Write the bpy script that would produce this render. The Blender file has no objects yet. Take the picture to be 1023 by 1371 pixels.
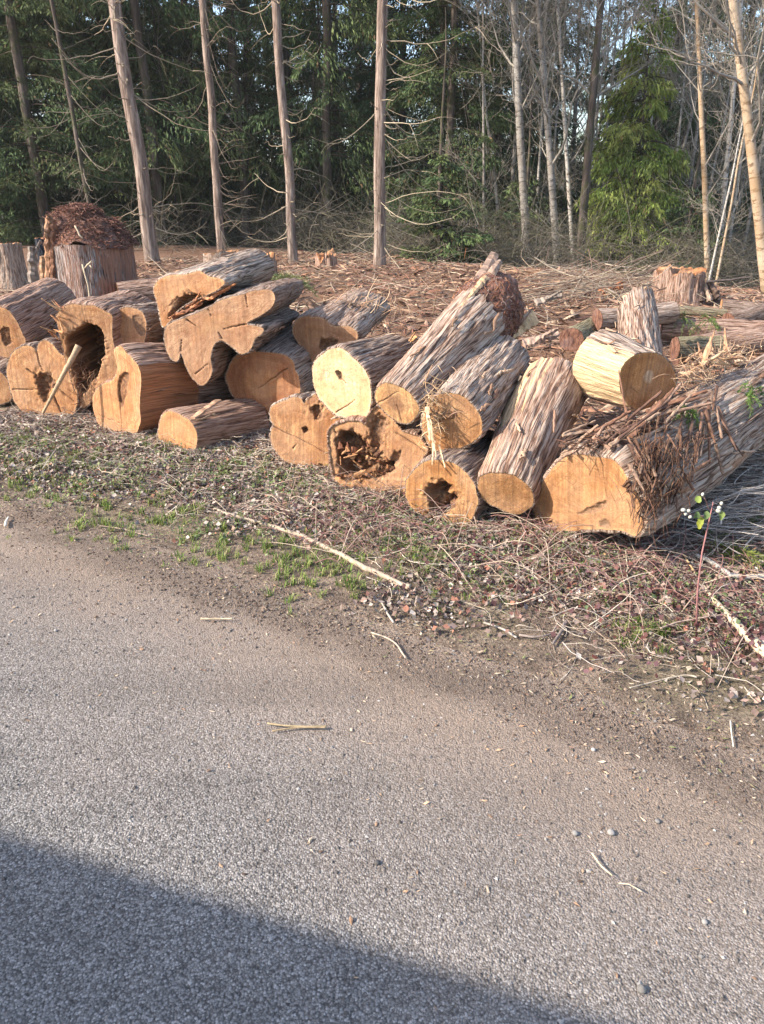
import bpy, math, random
import numpy as np
from mathutils import Vector, Matrix
from mathutils.geometry import delaunay_2d_cdt

random.seed(7)
RNG = np.random.default_rng(11)
SC = bpy.context.scene
COL = SC.collection
R_ = math.radians

# ------------------------------------------------------------------ camera
PITCH = R_(23.0)
CAMZ = 1.9
F = 1000.0
cd = bpy.data.cameras.new('camera')
cd.sensor_fit = 'VERTICAL'
cd.sensor_height = 36.0
cd.lens = 36.0 * F / 1371.0
cd.clip_start = 0.05
cd.clip_end = 2000.0
cam = bpy.data.objects.new('camera', cd)
COL.objects.link(cam)
cam.location = (0, 0, CAMZ)
cam.rotation_euler = (R_(90) - PITCH, 0, 0)
SC.camera = cam

# ------------------------------------------------------------------ light
SUN_EL = R_(34.0)
sd = np.array([-0.955, -0.30])
sd = sd / np.linalg.norm(sd)
w = bpy.data.worlds.new('World')
SC.world = w
w.use_nodes = True
nt = w.node_tree
bg = nt.nodes['Background']
sky = nt.nodes.new('ShaderNodeTexSky')
sky.sky_type = 'NISHITA'
sky.sun_disc = False
sky.sun_elevation = SUN_EL
sky.sun_rotation = math.atan2(sd[0], sd[1])
sky.air_density = 1.0
sky.dust_density = 1.5
sky.ozone_density = 1.0
nt.links.new(sky.outputs[0], bg.inputs[0])
bg.inputs[1].default_value = 0.145
sl = bpy.data.lights.new('sun', 'SUN')
sl.energy = 3.4
sl.angle = R_(0.8)
sl.color = (1.0, 0.91, 0.79)
so = bpy.data.objects.new('sun', sl)
COL.objects.link(so)
tosun = Vector((sd[0] * math.cos(SUN_EL), sd[1] * math.cos(SUN_EL), math.sin(SUN_EL)))
so.rotation_euler = tosun.to_track_quat('Z', 'Y').to_euler()
so.location = (-10, -3, 12)
SC.view_settings.view_transform = 'Standard'
SC.view_settings.look = 'None'
SC.view_settings.gamma = 1.0
SC.view_settings.exposure = 1.52
SC.render.engine = 'CYCLES'
SC.cycles.max_bounces = 6
SC.cycles.diffuse_bounces = 3
SC.cycles.transparent_max_bounces = 4

# ------------------------------------------------------------------ maths helpers
CAMP = np.array([0.0, 0.0, CAMZ])
FW = np.array([0.0, math.cos(PITCH), -math.sin(PITCH)])
UP = np.array([0.0, math.sin(PITCH), math.cos(PITCH)])
RT = np.array([1.0, 0.0, 0.0])


def ray(px, py):
    return FW + RT * ((px - 511.5) / F) - UP * ((py - 685.5) / F)


def at(px, py, Y):
    d = ray(px, py)
    return CAMP + d * (Y / d[1])


def _hash(ix, iy, iz, seed):
    h = (ix.astype(np.int64) * 374761393 + iy.astype(np.int64) * 668265263
         + iz.astype(np.int64) * 1442695041 + seed * 974711) & 0xffffffff
    h = ((h ^ (h >> 13)) * 1274126177) & 0xffffffff
    h = ((h ^ (h >> 16)) * 668265263) & 0xffffffff
    return ((h ^ (h >> 15)) & 0xffffff) / float(0xffffff)


def vnoise(p, seed=0):
    p = np.asarray(p, float)
    i = np.floor(p)
    f = p - i
    f = f * f * (3 - 2 * f)
    i = i.astype(np.int64)
    r = 0
    for dx in (0, 1):
        for dy in (0, 1):
            for dz in (0, 1):
                wgt = ((f[:, 0] if dx else 1 - f[:, 0]) * (f[:, 1] if dy else 1 - f[:, 1])
                       * (f[:, 2] if dz else 1 - f[:, 2]))
                r = r + wgt * _hash(i[:, 0] + dx, i[:, 1] + dy, i[:, 2] + dz, seed)
    return r


def fbm(p, seed=0, octs=3):
    p = np.asarray(p, float)
    r = 0
    a = 0.5
    for o in range(octs):
        r = r + a * (vnoise(p * (2.03 ** o), seed + o * 17) - 0.5) * 2
        a *= 0.5
    return r


def sstep(a, b, x):
    t = np.clip((np.asarray(x, float) - a) / (b - a), 0, 1)
    return t * t * (3 - 2 * t)


def norm(v):
    v = np.asarray(v, float)
    return v / (np.linalg.norm(v, axis=-1, keepdims=True) + 1e-12)


# ------------------------------------------------------------------ terrain function
NS = np.array([0.539, 0.842])    # across the road, away from the camera
NT = np.array([0.842, -0.539])   # along the road


def st(x, y):
    return x * NS[0] + y * NS[1], x * NT[0] + y * NT[1]


def xy(s, t):
    return s * NS[0] + t * NT[0], s * NS[1] + t * NT[1]


def gz(x, y):
    x = np.atleast_1d(np.asarray(x, float))
    y = np.atleast_1d(np.asarray(y, float))
    s, t = st(x, y)
    z3 = np.zeros_like(x)
    edge = 2.52 + 0.22 * fbm(np.stack([t * 0.7, z3, z3 + 3], 1), 5, 3)
    z = -0.05 + 0.055 * sstep(-0.35, 0.12, s - edge)
    z = z + 0.05 * sstep(0.1, 1.6, s - edge)
    z = z + 0.42 * sstep(4.6, 12.5, s)
    z = z - 1.0 * sstep(0, 10, s - (13.4 + .26 * np.clip(-4.3 - t, -6, 14)))
    z = z + 1.6 * sstep(45, 120, s)
    bump = fbm(np.stack([x * 1.3, y * 1.3, z3], 1), 9, 4) * 0.05
    bump = bump + fbm(np.stack([x * 9, y * 9, z3 + 5], 1), 19, 2) * 0.018
    far = fbm(np.stack([x * .35, y * .35, z3], 1), 29, 3) * 0.24
    z = z + bump * sstep(0.0, 0.5, s - edge) * (1 + 0.5 * sstep(5, 7, s)) + far * sstep(6, 9, s)
    opp = sstep(-5.4, -6.0, s)
    z = z + opp * 0.09
    return z


def gz1(x, y):
    return float(gz([x], [y])[0])


def gpt(px, py):
    """ground point seen at a place in the photograph"""
    d = ray(px, py)
    a, b = 0.5, 60.0
    t = np.linspace(0.8, 40, 1500)
    P = CAMP[None] + d[None] * t[:, None]
    below = P[:, 2] < np.maximum(gz(P[:, 0], P[:, 1]), -0.02)
    k = int(np.argmax(below)) if below.any() else len(t) - 1
    p = P[k]
    return np.array([p[0], p[1], max(gz1(p[0], p[1]), 0.0 if st(p[0], p[1])[0] < 2.5 else -9)])


# ------------------------------------------------------------------ mesh helpers
def mk_mesh(name, verts, quads=None, tris=None, attrs=None, col=None, smooth=True):
    me = bpy.data.meshes.new(name)
    verts = np.asarray(verts, np.float32).reshape(-1, 3)
    loops, starts, tot = [], [], 0
    if quads is not None and len(quads):
        q = np.asarray(quads, np.int32).reshape(-1, 4)
        loops.append(q.ravel())
        starts.append(np.arange(len(q)) * 4)
        tot = len(q) * 4
    if tris is not None and len(tris):
        t = np.asarray(tris, np.int32).reshape(-1, 3)
        loops.append(t.ravel())
        starts.append(tot + np.arange(len(t)) * 3)
    loops = np.concatenate(loops).astype(np.int32)
    starts = np.concatenate(starts).astype(np.int32)
    me.vertices.add(len(verts))
    me.vertices.foreach_set('co', verts.ravel())
    me.loops.add(len(loops))
    me.loops.foreach_set('vertex_index', loops)
    me.polygons.add(len(starts))
    me.polygons.foreach_set('loop_start', starts)
    me.update(calc_edges=True)
    me.polygons.foreach_set('use_smooth', np.full(len(starts), bool(smooth)))
    for k, v in (attrs or {}).items():
        v = np.asarray(v, np.float32)
        if v.ndim == 1:
            a = me.attributes.new(k, 'FLOAT', 'POINT')
            a.data.foreach_set('value', v)
        else:
            a = me.attributes.new(k, 'FLOAT_VECTOR', 'POINT')
            a.data.foreach_set('vector', v.ravel())
    if col is not None:
        c = np.asarray(col, np.float32)
        if c.shape[1] == 3:
            c = np.concatenate([c, np.ones((len(c), 1), np.float32)], 1)
        a = me.attributes.new('Col', 'FLOAT_COLOR', 'POINT')
        a.data.foreach_set('color', c.ravel())
    me.validate()
    return me


def obj(name, me, mat=None, parent=None, loc=None):
    o = bpy.data.objects.new(name, me)
    COL.objects.link(o)
    if mat is not None and me is not None and not me.materials:
        me.materials.append(mat)
    if parent is not None:
        o.parent = parent
    if loc is not None:
        o.location = loc
    return o


def tag(o, label=None, cat=None, group=None, kind=None):
    if label:
        o['label'] = label
    if cat:
        o['category'] = cat
    if group:
        o['group'] = group
    if kind:
        o['kind'] = kind
    return o


def thing(name, loc, label, cat, group=None):
    o = bpy.data.objects.new(name, None)
    o.empty_display_size = 0.1
    COL.objects.link(o)
    o.location = loc
    return tag(o, label, cat, group)


class Geo:
    def __init__(self):
        self.v, self.q, self.t, self.c, self.n = [], [], [], [], 0

    def add(self, v, q=None, t=None, c=None):
        v = np.asarray(v, float).reshape(-1, 3)
        if q is not None:
            self.q.append(np.asarray(q).reshape(-1, 4) + self.n)
        if t is not None:
            self.t.append(np.asarray(t).reshape(-1, 3) + self.n)
        if c is None:
            c = np.ones((len(v), 3))
        c = np.asarray(c, float)
        if c.ndim == 1:
            c = np.tile(c, (len(v), 1))
        self.c.append(c)
        self.v.append(v)
        self.n += len(v)

    def mesh(self, name, off=(0, 0, 0), smooth=True):
        v = np.concatenate(self.v) - np.asarray(off, float)
        return mk_mesh(name, v, np.concatenate(self.q) if self.q else None,
                       np.concatenate(self.t) if self.t else None, None, np.concatenate(self.c), smooth)


def tube_arr(path, rad, sides=6, cap=True):
    path = np.asarray(path, float)
    M = len(path)
    rad = np.broadcast_to(np.asarray(rad, float), (M,))
    tan = norm(np.gradient(path, axis=0))
    ref = np.array([0, 0, 1.0]) if abs(tan[0, 2]) < 0.8 else np.array([1.0, 0, 0])
    a = norm(np.cross(tan, ref[None]))
    b = np.cross(tan, a)
    th = np.arange(sides) / sides * 2 * math.pi
    v = (path[:, None] + rad[:, None, None] * (np.cos(th)[None, :, None] * a[:, None] + np.sin(th)[None, :, None] * b[:, None]))
    v = v.reshape(-1, 3)
    i = np.arange(M - 1)[:, None] * sides
    k = np.arange(sides)[None]
    k2 = (k + 1) % sides
    q = np.stack([i + k, i + k2, i + sides + k2, i + sides + k], -1).reshape(-1, 4)
    t = None
    if cap:
        v = np.concatenate([v, path[:1], path[-1:]])
        n0 = M * sides
        k = np.arange(sides)
        k2 = (k + 1) % sides
        t = np.concatenate([np.stack([k2, k, np.full(sides, n0)], 1),
                            np.stack([(M - 1) * sides + k, (M - 1) * sides + k2, np.full(sides, n0 + 1)], 1)])
    return v, q, t


def many_tubes(paths, rads, sides=3):
    """paths (N,M,3), rads (N,M) -> verts, quads (fast, open ends)"""
    N, M = paths.shape[:2]
    tan = norm(np.gradient(paths, axis=1))
    ref = np.where(np.abs(tan[:, :1, 2:3]) < 0.8, np.array([0, 0, 1.0]), np.array([1.0, 0, 0]))
    ref = np.broadcast_to(ref, tan.shape)
    a = norm(np.cross(tan, ref))
    b = np.cross(tan, a)
    th = np.arange(sides) / sides * 2 * math.pi
    v = paths[:, :, None] + rads[:, :, None, None] * (np.cos(th)[:, None] * a[:, :, None] + np.sin(th)[:, None] * b[:, :, None])
    n = np.arange(N)[:, None, None] * (M * sides)
    i = np.arange(M - 1)[None, :, None] * sides
    k = np.arange(sides)[None, None]
    k2 = (k + 1) % sides
    q = np.stack([n + i + k, n + i + k2, n + i + sides + k2, n + i + sides + k], -1).reshape(-1, 4)
    return v.reshape(-1, 3), q


# ------------------------------------------------------------------ materials
class NT_:
    def __init__(self, name):
        self.m = bpy.data.materials.new(name)
        self.m.use_nodes = True
        self.t = self.m.node_tree
        self.b = self.t.nodes['Principled BSDF']
        self.b.inputs['Specular IOR Level'].default_value = 0.25

    def n(self, typ, **kw):
        o = self.t.nodes.new(typ)
        for k, v in kw.items():
            setattr(o, k, v)
        return o

    def l(self, a, b):
        self.t.links.new(a, b)

    def val(self, x, inp):
        if isinstance(x, (int, float)):
            inp.default_value = x
        elif isinstance(x, (tuple, list)):
            inp.default_value = tuple(x) + (1,) * (len(inp.default_value) - len(x))
        else:
            self.l(x, inp)

    def attr(self, name):
        return self.n('ShaderNodeAttribute', attribute_name=name)

    def math(self, op, a, b=0.0, clamp=False):
        o = self.n('ShaderNodeMath', operation=op, use_clamp=clamp)
        self.val(a, o.inputs[0])
        self.val(b, o.inputs[1])
        return o.outputs[0]

    def mapv(self, vec, sc):
        o = self.n('ShaderNodeMapping')
        self.l(vec, o.inputs['Vector'])
        o.inputs['Scale'].default_value = sc
        return o.outputs[0]

    def noise(self, vec, scale, detail=3, rough=0.55, dist=0.0):
        o = self.n('ShaderNodeTexNoise')
        if vec is not None:
            self.l(vec, o.inputs['Vector'])
        o.inputs['Scale'].default_value = scale
        o.inputs['Detail'].default_value = detail
        o.inputs['Roughness'].default_value = rough
        o.inputs['Distortion'].default_value = dist
        return o.outputs['Fac']

    def voro(self, vec, scale, feature='F1', out='Distance', rnd=1.0):
        o = self.n('ShaderNodeTexVoronoi', feature=feature)
        self.l(vec, o.inputs['Vector'])
        o.inputs['Scale'].default_value = scale
        o.inputs['Randomness'].default_value = rnd
        return o.outputs[out]

    def ramp(self, fac, stops):
        o = self.n('ShaderNodeValToRGB')
        self.l(fac, o.inputs[0])
        el = o.color_ramp.elements
        while len(el) > 1:
            el.remove(el[-1])
        for i, (p, c) in enumerate(stops):
            e = el[0] if i == 0 else el.new(p)
            e.position = p
            if isinstance(c, (int, float)):
                c = (c, c, c)
            e.color = (*c, 1)
        return o.outputs[0]

    def mix(self, fac, a, b, mode='MIX'):
        o = self.n('ShaderNodeMix', data_type='RGBA', blend_type=mode)
        self.val(fac, o.inputs[0])
        self.val(a, o.inputs[6])
        self.val(b, o.inputs[7])
        return o.outputs[2]

    def bump(self, h, strength=0.5, dist=0.01, normal=None):
        o = self.n('ShaderNodeBump')
        o.inputs['Strength'].default_value = strength
        o.inputs['Distance'].default_value = dist
        self.l(h, o.inputs['Height'])
        if normal is not None:
            self.l(normal, o.inputs['Normal'])
        return o.outputs[0]

    def done(self, col, rough=0.85, normal=None):
        self.val(col, self.b.inputs['Base Color'])
        self.val(rough, self.b.inputs['Roughness'])
        if normal is not None:
            self.l(normal, self.b.inputs['Normal'])
        return self.m

    def objco(self):
        return self.n('ShaderNodeTexCoord').outputs['Object']


def mat_bark(name, dark=(.075, .043, .03), mid=(.26, .17, .122), light=(.46, .375, .305), red=(.33, .175, .11), wood=(.64, .45, .26)):
    g = NT_(name)
    co = g.attr('bco').outputs['Vector']
    big = g.noise(g.mapv(co, (1, 1, .5)), 3.0, 3)
    st1 = g.noise(g.mapv(co, (1, 1, .6)), 34.0, 4, .6, .8)
    st2 = g.noise(g.mapv(co, (1, 1, .4)), 105.0, 3, .6, .5)
    wv = g.n('ShaderNodeTexNoise')
    g.l(co, wv.inputs['Vector'])
    wv.inputs['Scale'].default_value = 22.0
    wv.inputs['Detail'].default_value = 3
    wo = g.n('ShaderNodeVectorMath', operation='MULTIPLY_ADD')
    g.l(wv.outputs['Color'], wo.inputs[0])
    wo.inputs[1].default_value = (.035, .035, .02)
    g.l(co, wo.inputs[2])
    vf = g.voro(g.mapv(wo.outputs[0], (1, 1, .4)), 58.0, 'DISTANCE_TO_EDGE')
    fur = g.ramp(vf, [(.0, 0), (.2, 1)])
    ridge = g.math('ADD', g.math('ADD', g.math('MULTIPLY', st1, .52), g.math('MULTIPLY', st2, .44)), g.math('MULTIPLY', g.math('SUBTRACT', fur, .6), .15))
    c = g.ramp(ridge, [(.355, dark), (.43, mid), (.51, tuple(.5 * (a + b) for a, b in zip(mid, light))), (.62, light)])
    c = g.mix(g.ramp(big, [(.47, 0), (.66, .7)]), c, g.mix(.55, c, red))
    fine = g.noise(g.mapv(co, (1, 1, .7)), 190.0, 3)
    c = g.mix(.55, c, g.ramp(fine, [(.3, .45), (.7, 1.35)]), 'MULTIPLY')
    pe = g.attr('peel').outputs['Fac']
    wg = g.noise(g.mapv(co, (1, 1, .35)), 60.0, 3)
    wc = g.ramp(wg, [(.3, tuple(x * .55 for x in wood)), (.55, wood), (.75, tuple(min(1, x * 1.15) for x in wood))])
    edge = g.math('ADD', g.math('SUBTRACT', pe, .5), g.math('MULTIPLY', g.math('SUBTRACT', st1, .5), 1.4))
    pm = g.ramp(g.math('ADD', edge, .5), [(.46, 0), (.56, 1)])
    c = g.mix(pm, c, wc)
    b1 = g.bump(ridge, 1.0, .03)
    b2 = g.bump(fine, .8, .005, b1)
    return g.done(c, .9, b2)


def mat_face(name, tint=(.46, .215, .085), pale=(.60, .345, .165), dark=(.23, .088, .036), saw=1.0, heart=(.50, .25, .10), heart_amt=.5, heart_r=.62):
    """saw-cut end grain: growth rings, saw marks, sapwood rim, rot"""
    g = NT_(name)
    fu = g.attr('fuv').outputs['Vector']
    ring = g.attr('ring').outputs['Fac']
    edge = g.attr('edge').outputs['Fac']
    rot = g.attr('rot').outputs['Fac']
    n1 = g.noise(fu, 6.0, 4, .6)
    n2 = g.noise(fu, 55.0, 4, .65)
    rr = g.math('ADD', g.math('MULTIPLY', ring, 85.0), g.math('MULTIPLY', n1, 6.0))
    cmb = g.n('ShaderNodeCombineXYZ')
    g.l(rr, cmb.inputs[0])
    rn = g.noise(cmb.outputs[0], 1.0, 2, .7)
    cmb2 = g.n('ShaderNodeCombineXYZ')
    g.l(g.math('MULTIPLY', rr, .13), cmb2.inputs[0])
    rw = g.noise(cmb2.outputs[0], 1.0, 1)
    c = g.mix(g.ramp(n1, [(.35, 0), (.68, 1)]), tint, pale)
    c = g.mix(g.math('MULTIPLY', g.ramp(rn, [(.36, 1), (.58, 0)]), .55), c, dark)
    c = g.mix(g.math('MULTIPLY', g.ramp(rw, [(.4, 1), (.6, 0)]), .35), c, dark)
    rgn = g.math('ADD', g.attr('ringn').outputs['Fac'], g.math('MULTIPLY', g.math('SUBTRACT', n1, .5), .35))
    hm = g.math('MULTIPLY', g.ramp(rgn, [(.0, 1), (heart_r * .7, .8), (heart_r, 0)]), heart_amt)
    c = g.mix(hm, c, heart)
    c = g.mix(g.ramp(edge, [(.004, .6), (.016, 0)]), c, pale)
    # saw marks, straight scratches across the face
    mp = g.n('ShaderNodeMapping')
    g.l(fu, mp.inputs['Vector'])
    mp.inputs['Rotation'].default_value = (0, 0, random.uniform(.5, 1.5))
    mp.inputs['Scale'].default_value = (60, 2, 1)
    sw = g.noise(mp.outputs[0], 1.0, 3)
    c = g.mix(min(1, .62 * saw), c, g.ramp(sw, [(.3, .5), (.7, 1.3)]), 'MULTIPLY')
    c = g.mix(.5, c, g.ramp(n2, [(.3, .72), (.7, 1.15)]), 'MULTIPLY')
    blot = g.noise(fu, 11.0, 4, .65)
    c = g.mix(g.ramp(blot, [(.52, 0), (.70, .65)]), c, dark)
    rn3 = g.noise(fu, 30.0, 4, .7)
    rc = g.ramp(rn3, [(.3, (.025, .014, .009)), (.5, (.14, .065, .03)), (.7, (.33, .17, .075))])
    c = g.mix(g.ramp(rot, [(.15, 0), (.5, 1)]), c, rc)
    # radial checks and a rougher, dirtier look
    cth = g.n('ShaderNodeTexNoise')
    g.l(g.mapv(fu, (1, 1, 1)), cth.inputs['Vector'])
    cth.inputs['Scale'].default_value = 3.0
    rayv = g.attr('ray').outputs['Vector']
    ry = g.noise(rayv, 11.0, 4, .75)
    c = g.mix(g.math('MULTIPLY', g.ramp(ry, [(.44, .0), (.497, 1), (.503, 1), (.56, 0)]), .22 + .16 * saw), c, dark)
    lines = g.ramp(g.noise(rayv, 5.0, 3, .7), [(.492, 0), (.5, .8), (.508, 0)])
    c = g.mix(g.math('MULTIPLY', lines, g.ramp(n1, [(.5, 0), (.56, .8)])), c, (.09, .04, .02))
    tone = g.noise(fu, 3.3, 3)
    c = g.mix(g.ramp(tone, [(.42, 0), (.62, .4)]), c, g.mix(.5, c, (.58, .42, .28)))
    grime = g.noise(fu, 17.0, 5, .7)
    c = g.mix(g.ramp(grime, [(.48, 0), (.66, .38)]), c, (.20, .105, .06))
    fl = g.noise(fu, 130.0, 2, .6)
    c = g.mix(.4, c, g.ramp(fl, [(.3, .55), (.7, 1.3)]), 'MULTIPLY')
    # short cracks
    vo = g.voro(g.mapv(fu, (7, 16, 1)), 1.0, 'DISTANCE_TO_EDGE')
    cr = g.ramp(g.math('ADD', vo, g.math('MULTIPLY', g.ramp(n1, [(.5, 1), (.62, 0)]), .2)), [(.0, .75), (.018, 0)])
    c = g.mix(cr, c, (.10, .045, .02))
    h = g.math('ADD', g.math('MULTIPLY', sw, .6 * saw), g.math('ADD', g.math('MULTIPLY', rn, .4), g.math('MULTIPLY', n2, .3)))
    b = g.bump(g.math('ADD', h, g.math('MULTIPLY', ry, .8)), .8, .006)
    b = g.bump(rn3, 1.0, .02, b) if False else b
    return g.done(c, .8, b)


def mat_vc(name, rough=.85, trans=0.0, nscale=40.0, namt=.4, bumpd=0.0, spec=.25):
    g = NT_(name)
    g.b.inputs['Specular IOR Level'].default_value = spec
    c = g.attr('Col').outputs['Color']
    nn = g.noise(g.objco(), nscale, 3)
    c2 = g.mix(namt, c, g.ramp(nn, [(.25, .45), (.75, 1.5)]), 'MULTIPLY')
    nrm = g.bump(nn, .7, bumpd) if bumpd else None
    g.done(c2, rough, nrm)
    if trans > 0:
        tr = g.n('ShaderNodeBsdfTranslucent')
        g.l(c2, tr.inputs[0])
        ms = g.n('ShaderNodeMixShader')
        ms.inputs[0].default_value = trans
        out = g.t.nodes['Material Output']
        g.l(g.b.outputs[0], ms.inputs[1])
        g.l(tr.outputs[0], ms.inputs[2])
        g.l(ms.outputs[0], out.inputs[0])
    return g.m


def mat_trunk(name, dark, mid, light, vscale=(1, 1, .12), sc=14.0, bd=.03, moss=None):
    g = NT_(name)
    co = g.objco()
    a = g.noise(g.mapv(co, vscale), sc, 4, .65)
    b = g.noise(co, 1.2, 3)
    c = g.ramp(a, [(.3, dark), (.5, mid), (.68, light)])
    c = g.mix(.5, c, g.ramp(b, [(.3, .6), (.7, 1.3)]), 'MULTIPLY')
    if moss:
        c = g.mix(g.ramp(g.noise(co, 2.3, 4), [(.5, 0), (.6, .8)]), c, moss)
    return g.done(c, .9, g.bump(a, .8, bd))


def mat_birch(name, base=(.42, .40, .37), spot=(.05, .045, .04), tan=(.32, .22, .12), tanamt=.3):
    g = NT_(name)
    co = g.objco()
    v = g.noise(g.mapv(co, (1, 1, 2.6)), 5.0, 4, .7)
    b = g.noise(co, 1.3, 3)
    c = g.mix(g.ramp(v, [(.52, 0), (.6, .9)]), base, spot)
    c = g.mix(g.math('MULTIPLY', g.ramp(b, [(.4, 0), (.6, 1)]), tanamt), c, tan)
    return g.done(c, .8, g.bump(v, .4, .01))


M = {}
M['bark'] = mat_bark('cedar_bark')
M['bark_red'] = mat_bark('red_cedar_bark', mid=(.27, .155, .105), light=(.45, .32, .25), wood=(.46, .20, .095))
M['bark_grey'] = mat_bark('grey_bark', dark=(.085, .055, .04), mid=(.28, .195, .145), light=(.48, .395, .325), red=(.34, .19, .12))
M['bark_dark'] = mat_bark('dark_bark', dark=(.06, .04, .03), mid=(.20, .135, .10), light=(.36, .285, .235), red=(.2, .10, .06))
M['stump_bark'] = mat_bark('stump_bark', dark=(.06, .04, .035), mid=(.22, .16, .13), light=(.40, .385, .38), red=(.33, .16, .10), wood=(.30, .15, .10))
M['face'] = mat_face('cut_wood')
M['face_pale'] = mat_face('pale_cut_wood', (.72, .49, .25), (.82, .62, .37), (.50, .29, .13), .7, heart=(.80, .58, .31))
M['face_mid'] = mat_face('golden_cut_wood', (.45, .215, .085), (.53, .29, .125), (.24, .10, .038), 1.2, heart=(.40, .20, .08))
M['face_red'] = mat_face('red_cut_wood', (.37, .15, .065), (.48, .24, .11), (.21, .07, .03), .8)
M['face_pink'] = mat_face('pinkish_cut_wood', (.45, .235, .12), (.55, .33, .185), (.28, .125, .062), .8)
M['face_heart'] = mat_face('dark_heart_cut_wood', (.60, .31, .12), (.72, .45, .2), (.28, .11, .04), 1.6, heart=(.24, .09, .035), heart_amt=.9, heart_r=.5)
M['face_star'] = mat_face('rayed_cut_wood', (.45, .21, .07), (.54, .30, .12), (.22, .085, .03), 1.9, heart=(.74, .58, .40), heart_amt=.9, heart_r=.26)
M['vc'] = mat_vc('litter')
M['leafy'] = mat_vc('foliage', .7, .35, 3.0, .45)
M['needle'] = mat_vc('conifer_foliage', .75, .25, 1.1, .5)
M['twig'] = mat_vc('twig', .85, 0, 30, .5)
M['splinter'] = mat_vc('splintered_wood', .8, 0, 55, .5, .004)
M['stone'] = mat_vc('stone', .85, 0, 90, .4, .002)

# ------------------------------------------------------------------ ground, road
def grid_axis(parts):
    out = [np.arange(a, b, h) for a, b, h in parts]
    return np.unique(np.round(np.concatenate(out + [[parts[-1][1]]]), 4))


def mat_ground():
    g = NT_('forest_soil')
    co = g.objco()
    big = g.noise(co, .9, 4)
    mid = g.noise(co, 7.0, 4, .65)
    fine = g.noise(co, 60.0, 4, .7)
    c = g.ramp(mid, [(.3, (.12, .086, .066)), (.5, (.22, .16, .12)), (.68, (.32, .245, .185))])
    c = g.mix(.75, c, g.ramp(fine, [(.28, .35), (.5, .95), (.75, 1.6)]), 'MULTIPLY')
    s = g.n('ShaderNodeVectorMath', operation='DOT_PRODUCT')
    g.l(co, s.inputs[0])
    s.inputs[1].default_value = (NS[0], NS[1], 0)
    sv = s.outputs['Value']
    # mossy verge patches, red-brown sawdust behind the logs
    verge = g.math('MULTIPLY', g.ramp(g.math('DIVIDE', sv, 20.0), [(.125, 0), (.145, 1), (.21, 1), (.24, 0)]), g.ramp(big, [(.42, 0), (.6, .3)]))
    c = g.mix(verge, c, g.mix(fine, (.05, .06, .02), (.16, .17, .06)))
    duff = g.ramp(g.math('DIVIDE', sv, 40.0), [(.12, 0), (.15, .8), (.42, .8), (.5, 0)])
    c = g.mix(duff, c, g.mix(g.ramp(fine, [(.35, 0), (.65, 1)]), (.10, .048, .028), (.28, .15, .09)))
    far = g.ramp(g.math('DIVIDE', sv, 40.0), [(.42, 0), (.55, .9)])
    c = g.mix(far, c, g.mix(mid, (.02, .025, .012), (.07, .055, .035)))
    return g.done(c, .95, g.bump(g.math('ADD', fine, g.math('MULTIPLY', mid, .6)), 1.0, .03))


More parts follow.
